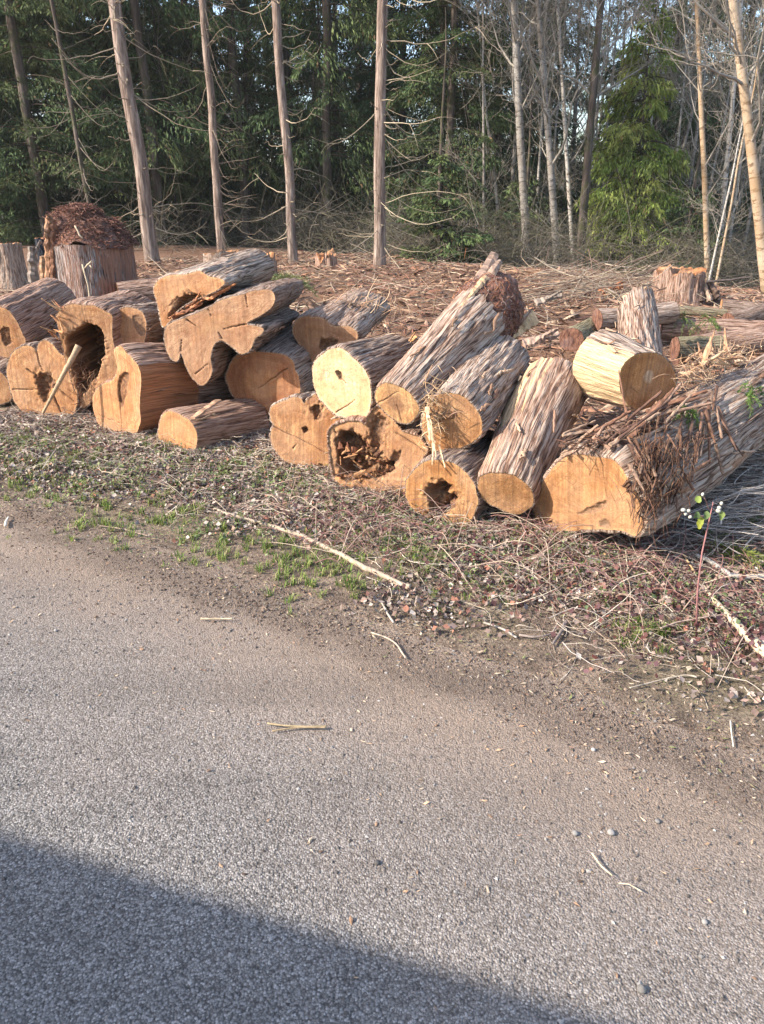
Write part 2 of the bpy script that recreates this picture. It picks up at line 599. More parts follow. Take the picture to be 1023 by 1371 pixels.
def mat_road():
    g = NT_('chip_seal_asphalt')
    co = g.objco()
    big = g.noise(co, .55, 3)
    mid = g.noise(co, 4.0, 4)
    v1 = g.n('ShaderNodeTexVoronoi', feature='F1')
    g.l(co, v1.inputs['Vector'])
    v1.inputs['Scale'].default_value = 165.0
    v2 = g.voro(co, 42.0)
    fine = g.noise(co, 140.0, 3, .7)
    sep = g.n('ShaderNodeSeparateColor')
    g.l(v1.outputs['Color'], sep.inputs[0])
    c = g.ramp(sep.outputs[0], [(.0, (.105, .095, .087)), (.45, (.205, .186, .172)), (.85, (.295, .27, .252)), (1, (.41, .38, .355))])
    c = g.mix(.8, c, g.ramp(v1.outputs['Distance'], [(.0, 1.15), (.45, 1.0), (.8, .35)]), 'MULTIPLY')
    c = g.mix(.55, c, g.ramp(fine, [(.3, .55), (.7, 1.4)]), 'MULTIPLY')
    c = g.mix(.45, c, g.ramp(mid, [(.3, .8), (.7, 1.2)]), 'MULTIPLY')
    s = g.n('ShaderNodeVectorMath', operation='DOT_PRODUCT')
    g.l(co, s.inputs[0])
    s.inputs[1].default_value = (NS[0], NS[1], 0)
    sv = g.math('ADD', s.outputs['Value'], g.math('MULTIPLY', g.math('SUBTRACT', big, .5), 1.6))
    sv = g.math('ADD', sv, g.math('MULTIPLY', g.math('SUBTRACT', mid, .5), .5))
    d = g.ramp(g.math('DIVIDE', sv, 4.0), [(.24, 0), (.42, .40), (.57, .95)])
    dirt = g.mix(g.ramp(fine, [(.3, 0), (.7, 1)]), (.13, .094, .07), (.34, .26, .20))
    c = g.mix(d, c, dirt)
    tr = g.ramp(g.math('DIVIDE', g.math('ADD', s.outputs['Value'], g.math('MULTIPLY', g.math('SUBTRACT', mid, .5), .35)), 4.0),
                [(.555, 0), (.585, .75), (.625, .7), (.66, 0)])
    c = g.mix(g.math('MULTIPLY', tr, g.ramp(fine, [(.3, 1), (.62, .3)])), c, (.065, .045, .033))
    mr = g.n('ShaderNodeMapping')
    g.l(co, mr.inputs['Vector'])
    mr.inputs['Rotation'].default_value = (0, 0, .569)
    mr.inputs['Scale'].default_value = (.25, 2.6, 1)
    wear = g.noise(mr.outputs[0], 1.0, 4, .6)
    c = g.mix(.6, c, g.ramp(wear, [(.32, .72), (.5, 1.0), (.68, 1.16)]), 'MULTIPLY')
    spots = g.noise(co, 9.0, 2, .5)
    c = g.mix(g.ramp(spots, [(.66, 0), (.74, .4)]), c, (.07, .058, .05))
    pit = g.noise(co, 48.0, 3, .6)
    c = g.mix(g.ramp(pit, [(.30, .65), (.42, 0)]), c, (.05, .044, .04))
    hgt = g.math('ADD', g.math('MULTIPLY', g.math('SUBTRACT', 1.0, v1.outputs['Distance']), .6),
                 g.math('ADD', g.math('MULTIPLY', fine, .35), g.math('MULTIPLY', v2, -.45)))
    return g.done(c, .88, g.bump(g.math('ADD', hgt, g.math('MULTIPLY', pit, .7)), .85, .0075))


def build_ground():
    s = grid_axis([(-300, -30, 30), (-30, -6.6, 2.0), (-6.6, -5.0, .2), (-5, 2.0, .7), (2.0, 5.6, .03), (5.6, 17, .11), (17, 40, .8), (40, 130, 8), (130, 400, 45)])
    t = grid_axis([(-400, -60, 34), (-60, -16, 3), (-16, -6.6, .25), (-6.6, 3.4, .035), (3.4, 12, .25), (12, 60, 4), (60, 400, 34)])
    S, T = np.meshgrid(s, t, indexing='ij')
    X, Y = xy(S.ravel(), T.ravel())
    V = np.stack([X, Y, gz(X, Y)], 1)
    n, m = len(s), len(t)
    i = np.arange(n - 1)[:, None] * m + np.arange(m - 1)[None]
    q = np.stack([i, i + 1, i + m + 1, i + m], -1).reshape(-1, 4)[:, ::-1]
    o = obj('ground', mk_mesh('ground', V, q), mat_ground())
    tag(o, kind='structure')
    s = grid_axis([(-5.6, .4, .6), (.4, 3.0, .05)])
    t = grid_axis([(-300, -20, 20), (-20, -5, 1), (-5, 4, .1), (4, 20, 1), (20, 300, 20)])
    S, T = np.meshgrid(s, t, indexing='ij')
    X, Y = xy(S.ravel(), T.ravel())
    Z = fbm(np.stack([X * 1.2, Y * 1.2, X * 0], 1), 77, 2) * .006 * sstep(1.2, 2.2, S.ravel())
    m = len(t)
    n = len(s)
    i = np.arange(n - 1)[:, None] * m + np.arange(m - 1)[None]
    q = np.stack([i, i + 1, i + m + 1, i + m], -1).reshape(-1, 4)[:, ::-1]
    o = obj('road', mk_mesh('road', np.stack([X, Y, Z], 1), q), mat_road())
    tag(o, kind='structure')


build_ground()

# ------------------------------------------------------------------ logs
def catmull(pts, n):
    P = np.asarray(pts, float)
    k = len(P)
    out = []
    for i in range(k):
        p0, p1, p2, p3 = P[(i - 1) % k], P[i], P[(i + 1) % k], P[(i + 2) % k]
        for t in np.linspace(0, 1, 12, endpoint=False):
            out.append(.5 * ((2 * p1) + (p2 - p0) * t + (2 * p0 - 5 * p1 + 4 * p2 - p3) * t * t + (3 * p1 - p0 - 3 * p2 + p3) * t ** 3))
    out = np.array(out)
    c = np.concatenate([out, out[:1]])
    d = np.concatenate([[0], np.cumsum(np.linalg.norm(np.diff(c, axis=0), axis=1))])
    u = np.linspace(0, d[-1], n, endpoint=False)
    return np.stack([np.interp(u, d, c[:, j]) for j in range(c.shape[1])], 1)


def inside(pts, poly):
    x, y = pts[:, 0], pts[:, 1]
    r = np.zeros(len(pts), bool)
    j = len(poly) - 1
    for i in range(len(poly)):
        xi, yi = poly[i]
        xj, yj = poly[j]
        c = ((yi > y) != (yj > y)) & (x < (xj - xi) * (y - yi) / (yj - yi + 1e-12) + xi)
        r ^= c
        j = i
    return r


def pdist(pts, poly):
    d = np.full(len(pts), 1e9)
    k = len(poly)
    for i in range(k):
        a, b = poly[i], poly[(i + 1) % k]
        ab = b - a
        t = np.clip(((pts - a) @ ab) / (ab @ ab + 1e-12), 0, 1)
        d = np.minimum(d, np.linalg.norm(pts - (a + t[:, None] * ab), axis=1))
    return d


LOGS = {}


def face_mesh(name, poly, pith, off, e1, e2, n, P0, seed, holes=(), step=None, cracks=(), rough=.006):
    """poly: outline in the plane (u,v). holes: (polygon, depth, softness)."""
    R = math.sqrt(abs(np.sum(poly[:, 0] * np.roll(poly[:, 1], -1) - np.roll(poly[:, 0], -1) * poly[:, 1]) / 2) / math.pi)
    h = max(.0052, R / 40)
    lo, hi = poly.min(0), poly.max(0)
    gx, gy = np.meshgrid(np.arange(lo[0], hi[0], h), np.arange(lo[1], hi[1], h * .87))
    gx = gx + (np.arange(gx.shape[0]) % 2)[:, None] * h * .5
    g = np.stack([gx.ravel(), gy.ravel()], 1)
    g = g[inside(g, poly)]
    g = g[pdist(g, poly) > h * .5]
    pts = np.concatenate([poly, g])
    k = len(poly)
    res = delaunay_2d_cdt([Vector(p) for p in pts], [(i, (i + 1) % k) for i in range(k)], [], 1, 1e-7)
    uv = np.array([[p.x, p.y] for p in res[0]])
    tris = []
    for f in res[2]:
        for i in range(1, len(f) - 1):
            tris.append((f[0], f[i], f[i + 1]))
    tris = np.array(tris)
    ed = pdist(uv, poly)
    r = np.linalg.norm(uv - pith, axis=1)
    ringn = r / (r + ed + 1e-6)
    ring = ringn * R
    p3 = np.stack([uv[:, 0], uv[:, 1], np.full(len(uv), seed * 3.1)], 1)
    z = fbm(p3 * 9, seed, 3) * rough + fbm(p3 * 40, seed + 3, 2) * rough * .3
    rot = np.zeros(len(uv))
    for poly_h, depth, soft in holes:
        hp = catmull(poly_h, 48)
        wob = fbm(p3 * 28, seed + 5, 3)
        uvw = uv + np.stack([wob, fbm(p3 * 28 + 9, seed + 6, 3)], 1) * .022 + np.stack([fbm(p3 * 90, seed + 15, 2), fbm(p3 * 90 + 9, seed + 16, 2)], 1) * .008
        ins = inside(uvw, hp)
        dd = pdist(uvw, hp)
        sgn = np.where(ins, dd, -dd)
        mk = sstep(-soft * .3, soft, sgn)
        z = z - depth * mk * (0.65 + .7 * np.clip(fbm(p3 * 24, seed + 8, 3) + .35, 0, 1))
        rot = np.maximum(rot, sstep(-.012, .01, sgn))
        if depth > .03:
            crumb = sstep(.05, .35, fbm(p3 * 34, seed + 81, 3) + .45 * np.exp(np.minimum(sgn, 0) / .02) - .1) * np.exp(np.minimum(sgn, 0) / .035)
            crumb = np.where(sgn < 0, crumb, 0)
            z = z - .018 * crumb
            rot = np.maximum(rot, .75 * crumb)
    for a, b, wdt, dep in cracks:
        a = np.asarray(a)
        b = np.asarray(b)
        ab = b - a
        wv = uv + np.stack([fbm(p3 * 16, seed + 21, 2), fbm(p3 * 16 + 4, seed + 22, 2)], 1) * .012
        t = np.clip(((wv - a) @ ab) / (ab @ ab), 0, 1)
        dd = np.linalg.norm(wv - (a + t[:, None] * ab), axis=1)
        wdt = max(wdt, .0035) * (1.1 - .7 * t)
        mk = np.exp(-(dd / wdt) ** 2)
        z = z - dep * mk
        rot = np.maximum(rot, mk)
    if step is not None:
        z = z + step(uv, p3)
    z = z * sstep(0, .02, ed) if not len(holes) and step is None else z
    V = P0 + uv[:, :1] * e1 + uv[:, 1:] * e2 + z[:, None] * n
    a, b, c = V[tris[:, 0]], V[tris[:, 1]], V[tris[:, 2]]
    if np.sum(np.cross(b - a, c - a) @ n) < 0:
        tris = tris[:, ::-1]
    return mk_mesh(name, V - off, None, tris,
                   {'fuv': np.stack([uv[:, 0] + seed, uv[:, 1], np.full(len(uv), seed * 1.7)], 1), 'ring': ring, 'ringn': ringn, 'ray': np.stack([(uv - pith)[:, 0] / (r + 1e-5), (uv - pith)[:, 1] / (r + 1e-5), ringn * .25], 1), 'edge': ed, 'rot': rot}), R


def make_log(key, name, label, outline, Y0, back, dY, bscale=1.0, pith=None, bark='bark', face='face', holes=(), cracks=(),
             peel=None, step=None, trim=None, cat='log', seed=1, thick=.010, amp=1.0, bend=0.0, morph=1.0, rim_jag=.006, sink=.03,
             backface=True, nring=None, group='cedar logs in the roadside pile'):
    out = np.array(outline, float)
    cpx = np.array([np.mean([out[:, 0].min(), out[:, 0].max()]), np.mean([out[:, 1].min(), out[:, 1].max()])])
    if pith is None:
        pith = cpx

    def setup(Y):
        P0 = at(cpx[0], cpx[1], Y)
        P1 = at(back[0], back[1], Y + dY)
        a = norm(P1 - P0)
        L = np.linalg.norm(P1 - P0)
        n = -a
        e1 = norm(np.cross(np.array([0, 0, 1.0]), a))
        e1 = -e1 if e1[0] < 0 else e1
        e2 = norm(np.cross(n, e1))
        e2 = -e2 if e2[2] < 0 else e2

        def proj(p):
            d = ray(*p)
            t = ((P0 - CAMP) @ n) / (d @ n)
            q = CAMP + d * t - P0
            return np.array([q @ e1, q @ e2])
        return P0, P1, a, L, n, e1, e2, proj
    if Y0 is None:
        lo, hi = 3.0, 12.0
        for _ in range(40):
            Y = (lo + hi) / 2
            P0, P1, a, L, n, e1, e2, proj = setup(Y)
            uv = np.array([proj(p) for p in out])
            W = P0 + uv[:, :1] * e1 + uv[:, 1:] * e2
            zz = (W[:, 2] - gz(W[:, 0], W[:, 1])).min() + sink
            if zz > 0:
                lo = Y
            else:
                hi = Y
        Y0 = Y
    P0, P1, a, L, n, e1, e2, proj = setup(Y0)
    uv = np.array([proj(p) for p in out])
    ell = np.degrees(np.arccos(abs(norm(P0 - CAMP) @ a)))
    Rm = .5 * np.mean(uv.max(0) - uv.min(0))
    NA = int(np.clip(2 * math.pi * Rm / .0085, 90, 220))
    poly = catmull(uv, NA)
    pc_ = poly.mean(0)
    p3_ = np.stack([poly[:, 0], poly[:, 1], np.full(NA, seed * 1.3)], 1)
    poly = poly + norm(poly - pc_) * (.009 * fbm(p3_ * 22, seed + 90, 3) + .004 * fbm(p3_ * 70, seed + 91, 2))[:, None]
    per = np.linalg.norm(np.roll(poly, -1, 0) - poly, axis=1).sum()
    # order counter-clockwise seen along n
    ar = np.sum(poly[:, 0] * np.roll(poly[:, 1], -1) - np.roll(poly[:, 0], -1) * poly[:, 1])
    if ar < 0:
        poly = poly[::-1]
    hp = [(np.array([proj(p) for p in h]), d, s) for h, d, s in holes]
    cr = [(proj(p), proj(q), wd, dp) for p, q, wd, dp in cracks]
    base = P0.copy()
    base[2] = min(P0[2] - Rm, P1[2] - Rm * bscale)
    root = thing(name, base, label, cat, group)
    me, R = face_mesh(key + '_face', poly, proj(pith), base, e1, e2, n, P0, seed, hp, step and (lambda q, p3: step(q, p3, proj)), cr)
    obj('cut_face', me, M[face], root)
    # bark
    cen = poly.mean(0)
    ang = np.arctan2(poly[:, 1] - cen[1], poly[:, 0] - cen[0])
    cum = np.concatenate([[0], np.cumsum(np.linalg.norm(np.diff(poly, axis=0), axis=1))]) / per * 2 * math.pi
    # start angle that lines the circle up with the outline
    off = np.angle(np.mean(np.exp(1j * (ang - cum))))
    circ = cen + R * bscale * np.stack([np.cos(cum + off), np.sin(cum + off)], 1)
    tang = np.roll(poly, -1, 0) - np.roll(poly, 1, 0)
    nrm = norm(np.stack([tang[:, 1], -tang[:, 0]], 1))
    MR = nring or int(np.clip(L / .014, 40, 130))
    sv = np.concatenate([[0, 0.0008], np.linspace(0.006, 1, MR)])
    MR = len(sv)
    k = np.arange(NA)
    S2, K2 = np.meshgrid(sv, k, indexing='ij')
    # along distance, per angle
    tr = np.ones(NA)
    outdir = nrm[:, :1] * e1 + nrm[:, 1:] * e2
    if trim is not None:
        tr = trim(outdir, cum)
    cth, sth = np.cos(cum + off), np.sin(cum + off)
    tr = tr + .05 * fbm(np.stack([cth * 6, sth * 6, np.full(NA, seed)], 1), seed + 31, 3) * (0.4 if trim is None else 1.6)
    f = sstep(0, .75 if morph < 1 else 1.0, S2) * (1.0)
    lin = S2
    shp = poly[None] * (1 - f[..., None]) + (poly[None] * (1 - morph) * bscale + circ[None] * morph) * f[..., None]
    sc_ = 1.0
    al = S2 * tr[None] * L
    nn = nrm[None] * (1 - f[..., None]) + np.stack([cth, sth], 1)[None] * f[..., None]
    nn = norm(nn)
    # bark relief
    bc = np.stack([(cth[None] * R * np.ones_like(S2)).ravel() + seed * 2.3, (sth[None] * R * np.ones_like(S2)).ravel(), (al * .11).ravel()], 1)
    wig = np.stack([fbm(bc * 5 + 3, seed + 41, 2), fbm(bc * 5 + 7, seed + 42, 2), np.zeros(len(bc))], 1) * .03
    r1 = 1 - np.abs(fbm((bc + wig) * 38, seed + 1, 2)) * 2.4
    r2 = fbm((bc + wig) * 60, seed + 2, 3)
    lump = fbm(bc * np.array([4, 4, 14]), seed + 3, 3)
    pl = np.zeros(len(bc))
    if peel is not None:
        od = (outdir[None] * np.ones_like(S2)[..., None]).reshape(-1, 3)
        pl = np.clip(peel(od, S2.ravel(), al.ravel()) + .25 * fbm(bc * 14, seed + 51, 3), 0, 1)
    pk = sstep(.4, .6, pl)
    disp = (thick + amp * (.010 * r1 + .008 * r2) * (1 - .8 * pk) + .014 * lump * amp - .008 * pk)
    disp = disp.reshape(S2.shape)
    fade = np.ones(MR)
    fade[0] = 0.0
    fade[1:4] = (.45, .6, .8)
    disp = disp * fade[:, None]
    disp[0] = -.003
    jag = fbm(np.stack([cth * R * 40, sth * R * 40, np.full(NA, seed)], 1), seed + 61, 3) * rim_jag
    al[0] = .004
    al[1] = -jag * .5 - .001
    P2 = shp + nn * disp[..., None]
    bnd = np.sin(S2 * math.pi) * bend * L
    V = P0 + P2[..., :1] * e1 + P2[..., 1:] * e2 + al[..., None] * a + bnd[..., None] * np.array([0, 0, 1.0])
    V = V.reshape(-1, 3)
    i = np.arange(MR - 1)[:, None] * NA
    k2 = (k + 1) % NA
    q = np.stack([i + k, i + k2, i + NA + k2, i + NA + k], -1).reshape(-1, 4)
    cV = V.reshape(MR, NA, 3)
    fa = np.cross(cV[5, 1] - cV[5, 0], cV[6, 0] - cV[5, 0])
    if fa @ (cV[5, 0] - cV[5].mean(0)) < 0:
        q = q[:, ::-1]
    bark_o = obj('bark', mk_mesh(key + '_bark', V - base, q, None, {'bco': bc, 'peel': pl}), M[bark], root)
    if backface:
        ringb = cV[-1]
        cb = ringb.mean(0)
        K = 5
        vv, tt = [], []
        for j in range(K):
            vv.append(cb + (ringb - cb) * (1 - j / K))
        vv = np.concatenate(vv + [cb[None]])
        vv = vv + a * (fbm(vv * 30, seed + 70, 2) * .012)[:, None] - a * .004
        qq = []
        for j in range(K - 1):
            qq.append(np.stack([j * NA + k, j * NA + k2, (j + 1) * NA + k2, (j + 1) * NA + k], -1))
        tt = np.stack([(K - 1) * NA + k, (K - 1) * NA + k2, np.full(NA, K * NA)], -1)
        rr = np.linalg.norm(vv - cb, axis=1)
        l1 = vv - cb
        obj('back_cut_face', mk_mesh(key + '_back', vv - base, np.concatenate(qq), tt,
                                     {'fuv': np.stack([l1 @ e1 + seed, l1 @ e2, np.full(len(vv), seed)], 1), 'ring': rr,
                                      'edge': np.full(len(vv), .1), 'rot': np.full(len(vv), .25)}), M['face_red'], root)
    LOGS[key] = dict(root=root, P0=P0, P1=P1, a=a, L=L, R=R, e1=e1, e2=e2, base=base, V=cV, nn=nn, n=n, proj=proj, bs=bscale)
    d = np.degrees
    print('LOG %-3s Y0=%.2f yaw=%.0f pitch=%.0f L=%.2f R=%.3f viewang=%.0f zmin=%.2f P1z=%.2f' % (
        key, Y0, d(math.atan2(a[0], a[1])), d(math.asin(a[2])), L, R, ell, cV[0, :, 2].min(), P1[2]))
    return root


def bark_strips(key, n, lo=0.05, hi=.9, dirf=None, lmin=.08, lmax=.28, wmin=.008, wmax=.03, lift=.025, cols=None, seed=0, name='bark_strip'):
    """loose curled strips of bark or splintered wood lying on a log"""
    lg = LOGS[key]
    rg = np.random.default_rng(seed + 100)
    V = lg['V']
    MR, NA = V.shape[:2]
    cols = cols or [(.26, .15, .09), (.33, .22, .15), (.20, .11, .07), (.42, .30, .2)]
    made = 0
    tries = 0
    while made < n and tries < n * 40:
        tries += 1
        k = rg.integers(NA)
        j = int((lo + (hi - lo) * rg.random()) * (MR - 1))
        p = V[j, k]
        cen = V[j].mean(0)
        o = norm(p - cen)
        if dirf is not None and not dirf(o, j / MR):
            continue
        made += 1
        ln = rg.uniform(lmin, lmax)
        wd = rg.uniform(wmin, wmax)
        ax = lg['a']
        side = norm(np.cross(ax, o))
        yaw = rg.normal(0, .22)
        d = ax * math.cos(yaw) + side * math.sin(yaw)
        sd_ = norm(np.cross(d, o))
        K = 9
        u = np.linspace(-.5, .5, K)
        curl = rg.uniform(-.1, .55) * lift
        ph = rg.uniform(-.6, .6)
        sl = rg.uniform(-.1, .25)
        wv = rg.normal(0, .006, K).cumsum()
        c = p + d * (u * ln)[:, None] + o * (.012 + curl * (np.abs(u - ph * .5) * 2) ** 2 + sl * lift * (u + .5))[:, None] + sd_ * wv[:, None]
        ww = wd * (1 - .75 * np.abs(u * 2) ** 3) * (1 + .3 * rg.normal(0, 1, K)) * .5
        th = .0025
        top = o * th
        rows = np.stack([c - sd_ * ww[:, None] - top, c + sd_ * ww[:, None] - top, c + sd_ * ww[:, None] + top + o * .002, c + o * .006, c - sd_ * ww[:, None] + top], 1)
        vv = rows.reshape(-1, 3)
        i = np.arange(K - 1)[:, None] * 5
        kk = np.arange(5)[None]
        q = np.stack([i + kk, i + (kk + 1) % 5, i + 5 + (kk + 1) % 5, i + 5 + kk], -1).reshape(-1, 4)
        caps = np.array([[0, 1, 2], [0, 2, 3], [0, 3, 4]])
        caps = np.concatenate([caps[:, ::-1], caps + (K - 1) * 5])
        col = np.array(cols[rg.integers(len(cols))]) * rg.uniform(.7, 1.3)
        me = mk_mesh(key + '_strip', vv - lg['base'], q, caps, None, np.tile(col, (len(vv), 1)))
        obj(name, me, M['splinter'], lg['root'])


def surf(key, px, py, lift=.02):
    """point of a log's bark facing the camera at a place in the photograph"""
    V = LOGS[key]['V'].reshape(-1, 3)
    d = V - CAMP
    dep = d @ FW
    x = 511.5 + F * (d @ RT) / dep
    y = 685.5 - F * (d @ UP) / dep
    dd = np.hypot(x - px, y - py)
    r_ = max(10.0, dd.min() + 4)
    c = np.where(dd < r_)[0]
    k = c[np.argmin(dep[c])]
    return at(px, py, V[k][1] - lift)


def fibres(key_root, base, origin, axis, side, up, n, l0, l1, spread, r=.0025, cols=None, seed=0, name='loose_fibre', curl=1.0, bias=(0, 0, 0)):
    """a clump of hanging/twisted fibre strands, joined (too many to tell apart)"""
    rg = np.random.default_rng(seed + 400)
    K = 6
    u = np.linspace(0, 1, K)
    o = origin + rg.normal(0, 1, (n, 1)) * spread[0] * axis + rg.normal(0, 1, (n, 1)) * spread[1] * side + rg.normal(0, 1, (n, 1)) * spread[2] * up
    d = norm(rg.normal(0, 1, (n, 3)) * .8 + np.array(bias))
    ln = rg.uniform(l0, l1, n)
    bend = rg.normal(0, .5, (n, 3)) * curl
    P = o[:, None] + d[:, None] * (ln[:, None] * (u - .5))[..., None] + bend[:, None] * ln[:, None, None] * ((u - .5) ** 2)[None, :, None]
    P = P + np.array([0, 0, -1.0]) * (ln[:, None] * .25 * u ** 2)[..., None]
    rad = r * rg.uniform(.5, 1.5, (n, 1)) * (1 - .6 * np.abs(u * 2 - 1))[None]
    v, q = many_tubes(P, rad, 3)
    cols = np.array(cols or [(.20, .08, .05), (.28, .13, .08), (.13, .05, .035)])
    c = cols[rg.integers(len(cols), size=n)] * rg.uniform(.6, 1.3, (n, 1))
    c = np.repeat(c, K * 3, 0)
    o_ = obj(name, mk_mesh(name, v - base, q, None, None, c), M['twig'], key_root)
    o_['kind'] = 'stuff'
    return o_


# ---- left end of the pile
make_log('A', 'cedar_log', 'cedar log cut by the left picture edge, bark running up toward the tall stump',
         [(-25, 415), (-8, 408), (0, 411), (12, 417), (22, 430), (29, 444), (34, 458), (25, 470), (12, 479), (0, 476), (-15, 468), (-28, 445)],
         7.0, (76, 402), 1.0, .95, pith=(-2, 445), bark='bark_red', face='face', seed=1,
         holes=[([(2, 440), (12, 440), (15, 458), (6, 462)], .02, .012)])
make_log('B', 'cedar_log', 'low cedar log at the left picture edge under the other cut ends',
         [(-30, 505), (-12, 496), (0, 498), (10, 509), (16, 520), (15, 534), (2, 540), (-20, 538), (-32, 522)],
         6.85, (60, 478), 1.0, .9, bark='bark_dark', face='face', seed=2)
make_log('C', 'cedar_log', 'three-lobed cedar cut end with a rotten middle and a split pole leaning on it',
         [(9, 497), (14, 477), (25, 466), (37, 463), (45, 466), (49, 471), (52, 460), (59, 456), (70, 461), (80, 473), (90, 483), (95, 503), (102, 516),
          (103, 542), (96, 557), (86, 564), (68, 559), (47, 555), (29, 549), (19, 536), (12, 512)],
         None, (128, 492), .9, .9, pith=(60, 513), bark='bark_dark', face='face', seed=3,
         holes=[([(48, 505), (58, 500), (68, 504), (72, 515), (66, 524), (60, 538), (54, 530), (50, 518)], .05, .03)],
         cracks=[((47, 466), (60, 505), .004, .03), ((36, 494), (56, 508), .005, .03), ((17, 521), (52, 522), .003, .02), ((70, 515), (100, 538), .006, .04), ((72, 530), (85, 562), .006, .03)])
make_log('D', 'hollow_log', 'hollow cedar log with a black arched cavity and torn left side',
         [(78, 437), (76, 424), (86, 410), (98, 407), (111, 409), (125, 409), (141, 417), (150, 424), (150, 446), (154, 469), (156, 497),
          (154, 512), (140, 520), (126, 534), (112, 546), (104, 540), (99, 520), (93, 498), (87, 478), (81, 456)],
         6.45, (175, 437), .9, .95, pith=(118, 465), bark='bark_red', face='face', seed=4,
         holes=[([(96, 446), (106, 440), (117, 435), (128, 437), (136, 446), (139, 460), (137, 478), (131, 495), (124, 510), (115, 524), (108, 530), (103, 515), (97, 492), (92, 470), (89, 455)], .5, .03)])
make_log('E', 'cedar_log', 'small round cedar log wedged high between the hollow log and the fluted log',
         [(148, 434), (152, 421), (166, 412), (180, 413), (192, 421), (196, 436), (195, 452), (190, 461), (176, 466), (160, 466), (153, 461), (148, 448)],
         6.5, (216, 430), .7, .95, bark='bark', face='face', seed=5,
         holes=[([(176, 424), (190, 424), (195, 440), (190, 450), (182, 440)], .012, .02)])


def step_F(q, p3, proj):
    a, b = proj((152, 512)), proj((158, 590))
    d = norm(b - a)
    side = (q - a) @ np.array([d[1], -d[0]])
    sgn = np.sign((proj((180, 550)) - a) @ np.array([d[1], -d[0]]))
    w_ = sgn * side + .015 * fbm(p3 * 20, 6, 3)
    return -.022 * (1 - sstep(-.004, .012, w_))


make_log('F', 'cedar_log', 'split-faced cedar log with bare red side wood at the left front',
         [(152, 470), (162, 464), (172, 475), (184, 489), (189, 505), (188, 526), (187, 548), (188, 566), (180, 584), (170, 588), (160, 584), (149, 580),
          (135, 571), (127, 555), (124, 536), (127, 524), (137, 514), (149, 510), (156, 500), (156, 485)],
         None, (292, 498), .8, .85, pith=(145, 545), bark='bark_red', face='face', seed=6,
         peel=lambda o, s, al: np.where((s < .55) & (o[:, 2] < .55) & (o[:, 2] > -.75), .75, .1),
         holes=[([(160, 505), (172, 500), (170, 520), (164, 545), (158, 530)], .02, .015)], cracks=[((158, 512), (164, 586), .006, .02), ((132, 556), (160, 566), .003, .01)])
make_log('G', 'cedar_log', 'topmost lobed cedar log with a rotten underside, highest cut end at left',
         [(206, 387), (211, 377), (222, 370), (239, 368), (254, 366), (267, 363), (280, 370), (294, 373), (301, 378), (291, 388), (277, 395), (266, 400),
          (256, 404), (246, 410), (236, 418), (229, 428), (219, 438), (214, 422), (210, 402)],
         6.35, (345, 368), 1.0, .85, pith=(245, 390), bark='bark_grey', face='face', seed=7, morph=.75,
         holes=[([(238, 402), (248, 396), (258, 394), (268, 398), (258, 404), (246, 411), (234, 421), (226, 425)], .10, .02)])
make_log('H', 'cedar_log', 'big fluted cedar butt with spreading lobes like a star, below the topmost log',
         [(223, 437), (248, 425), (276, 414), (293, 403), (308, 398), (328, 393), (341, 389), (360, 388), (368, 398), (364, 411), (349, 422), (330, 433),
          (345, 437), (353, 441), (349, 448), (341, 454), (336, 467), (324, 474), (313, 466), (298, 456), (287, 461), (282, 478), (284, 495), (280, 508),
          (271, 516), (261, 510), (252, 497), (246, 482), (242, 472), (239, 482), (233, 483), (225, 474), (221, 460)],
         5.95, (352, 425), 1.0, .95, pith=(285, 432), bark='bark_dark', face='face_pink', seed=8, morph=.25, thick=.006,
         cracks=[((242, 470), (243, 455), .004, .02), ((276, 408), (282, 424), .004, .02), ((250, 428), (262, 436), .005, .03), ((330, 434), (300, 440), .004, .02), ((298, 456), (292, 444), .005, .03), ((262, 500), (278, 488), .003, .015), ((328, 394), (332, 412), .004, .015)])
make_log('I', 'cedar_log', 'round reddish cedar log under the fluted butt, half in shade',
         [(303, 506), (308, 488), (319, 475), (334, 471), (355, 472), (375, 474), (390, 481), (396, 496), (401, 510), (399, 531), (384, 540), (372, 548),
          (355, 557), (337, 553), (325, 543), (311, 528)],
         6.15, (412, 478), .9, .95, pith=(350, 515), bark='bark_grey', face='face_red', seed=9,
         cracks=[((385, 493), (345, 520), .004, .015)])
make_log('J', 'cedar_log', 'smallest front log lying on the weeds at left, round orange cut end',
         [(212, 578), (217, 557), (228, 551), (243, 556), (256, 566), (263, 581), (263, 596), (256, 606), (243, 608), (226, 601), (215, 592)],
         None, (338, 563), .62, .98, pith=(240, 580), bark='bark_red', face='face_mid', seed=10)
make_log('K', 'cedar_log', 'bean-shaped shaded cut end behind the pale oval log',
         [(392, 439), (397, 428), (407, 424), (422, 424), (435, 428), (443, 435), (456, 437), (468, 437), (477, 444), (479, 453), (473, 460), (456, 461),
          (443, 464), (432, 470), (426, 482), (420, 494), (416, 496), (407, 487), (403, 472), (400, 460), (394, 451)],
         6.3, (492, 420), 1.0, .95, pith=(420, 445), bark='bark_grey', face='face_pink', seed=11, morph=.5,
         holes=[([(428, 457), (440, 455), (452, 459), (440, 465), (430, 468)], .05, .02)])
make_log('L', 'cedar_log', 'pale yellow oval cut end at the middle of the pile, brightest of all',
         [(418, 502), (422, 485), (430, 475), (443, 468), (456, 467), (468, 475), (481, 487), (492, 502), (496, 517), (497, 532), (494, 551), (487, 560),
          (477, 561), (464, 560), (447, 553), (432, 538), (423, 523)],
         4.95, (527, 483), .75, .85, pith=(455, 505), bark='bark', face='face_pale', seed=12,
         holes=[([(451, 498), (456, 497), (458, 506), (453, 506)], .03, .012)], cracks=[((456, 506), (464, 514), .003, .01), ((450, 553), (475, 535), .002, .01)])
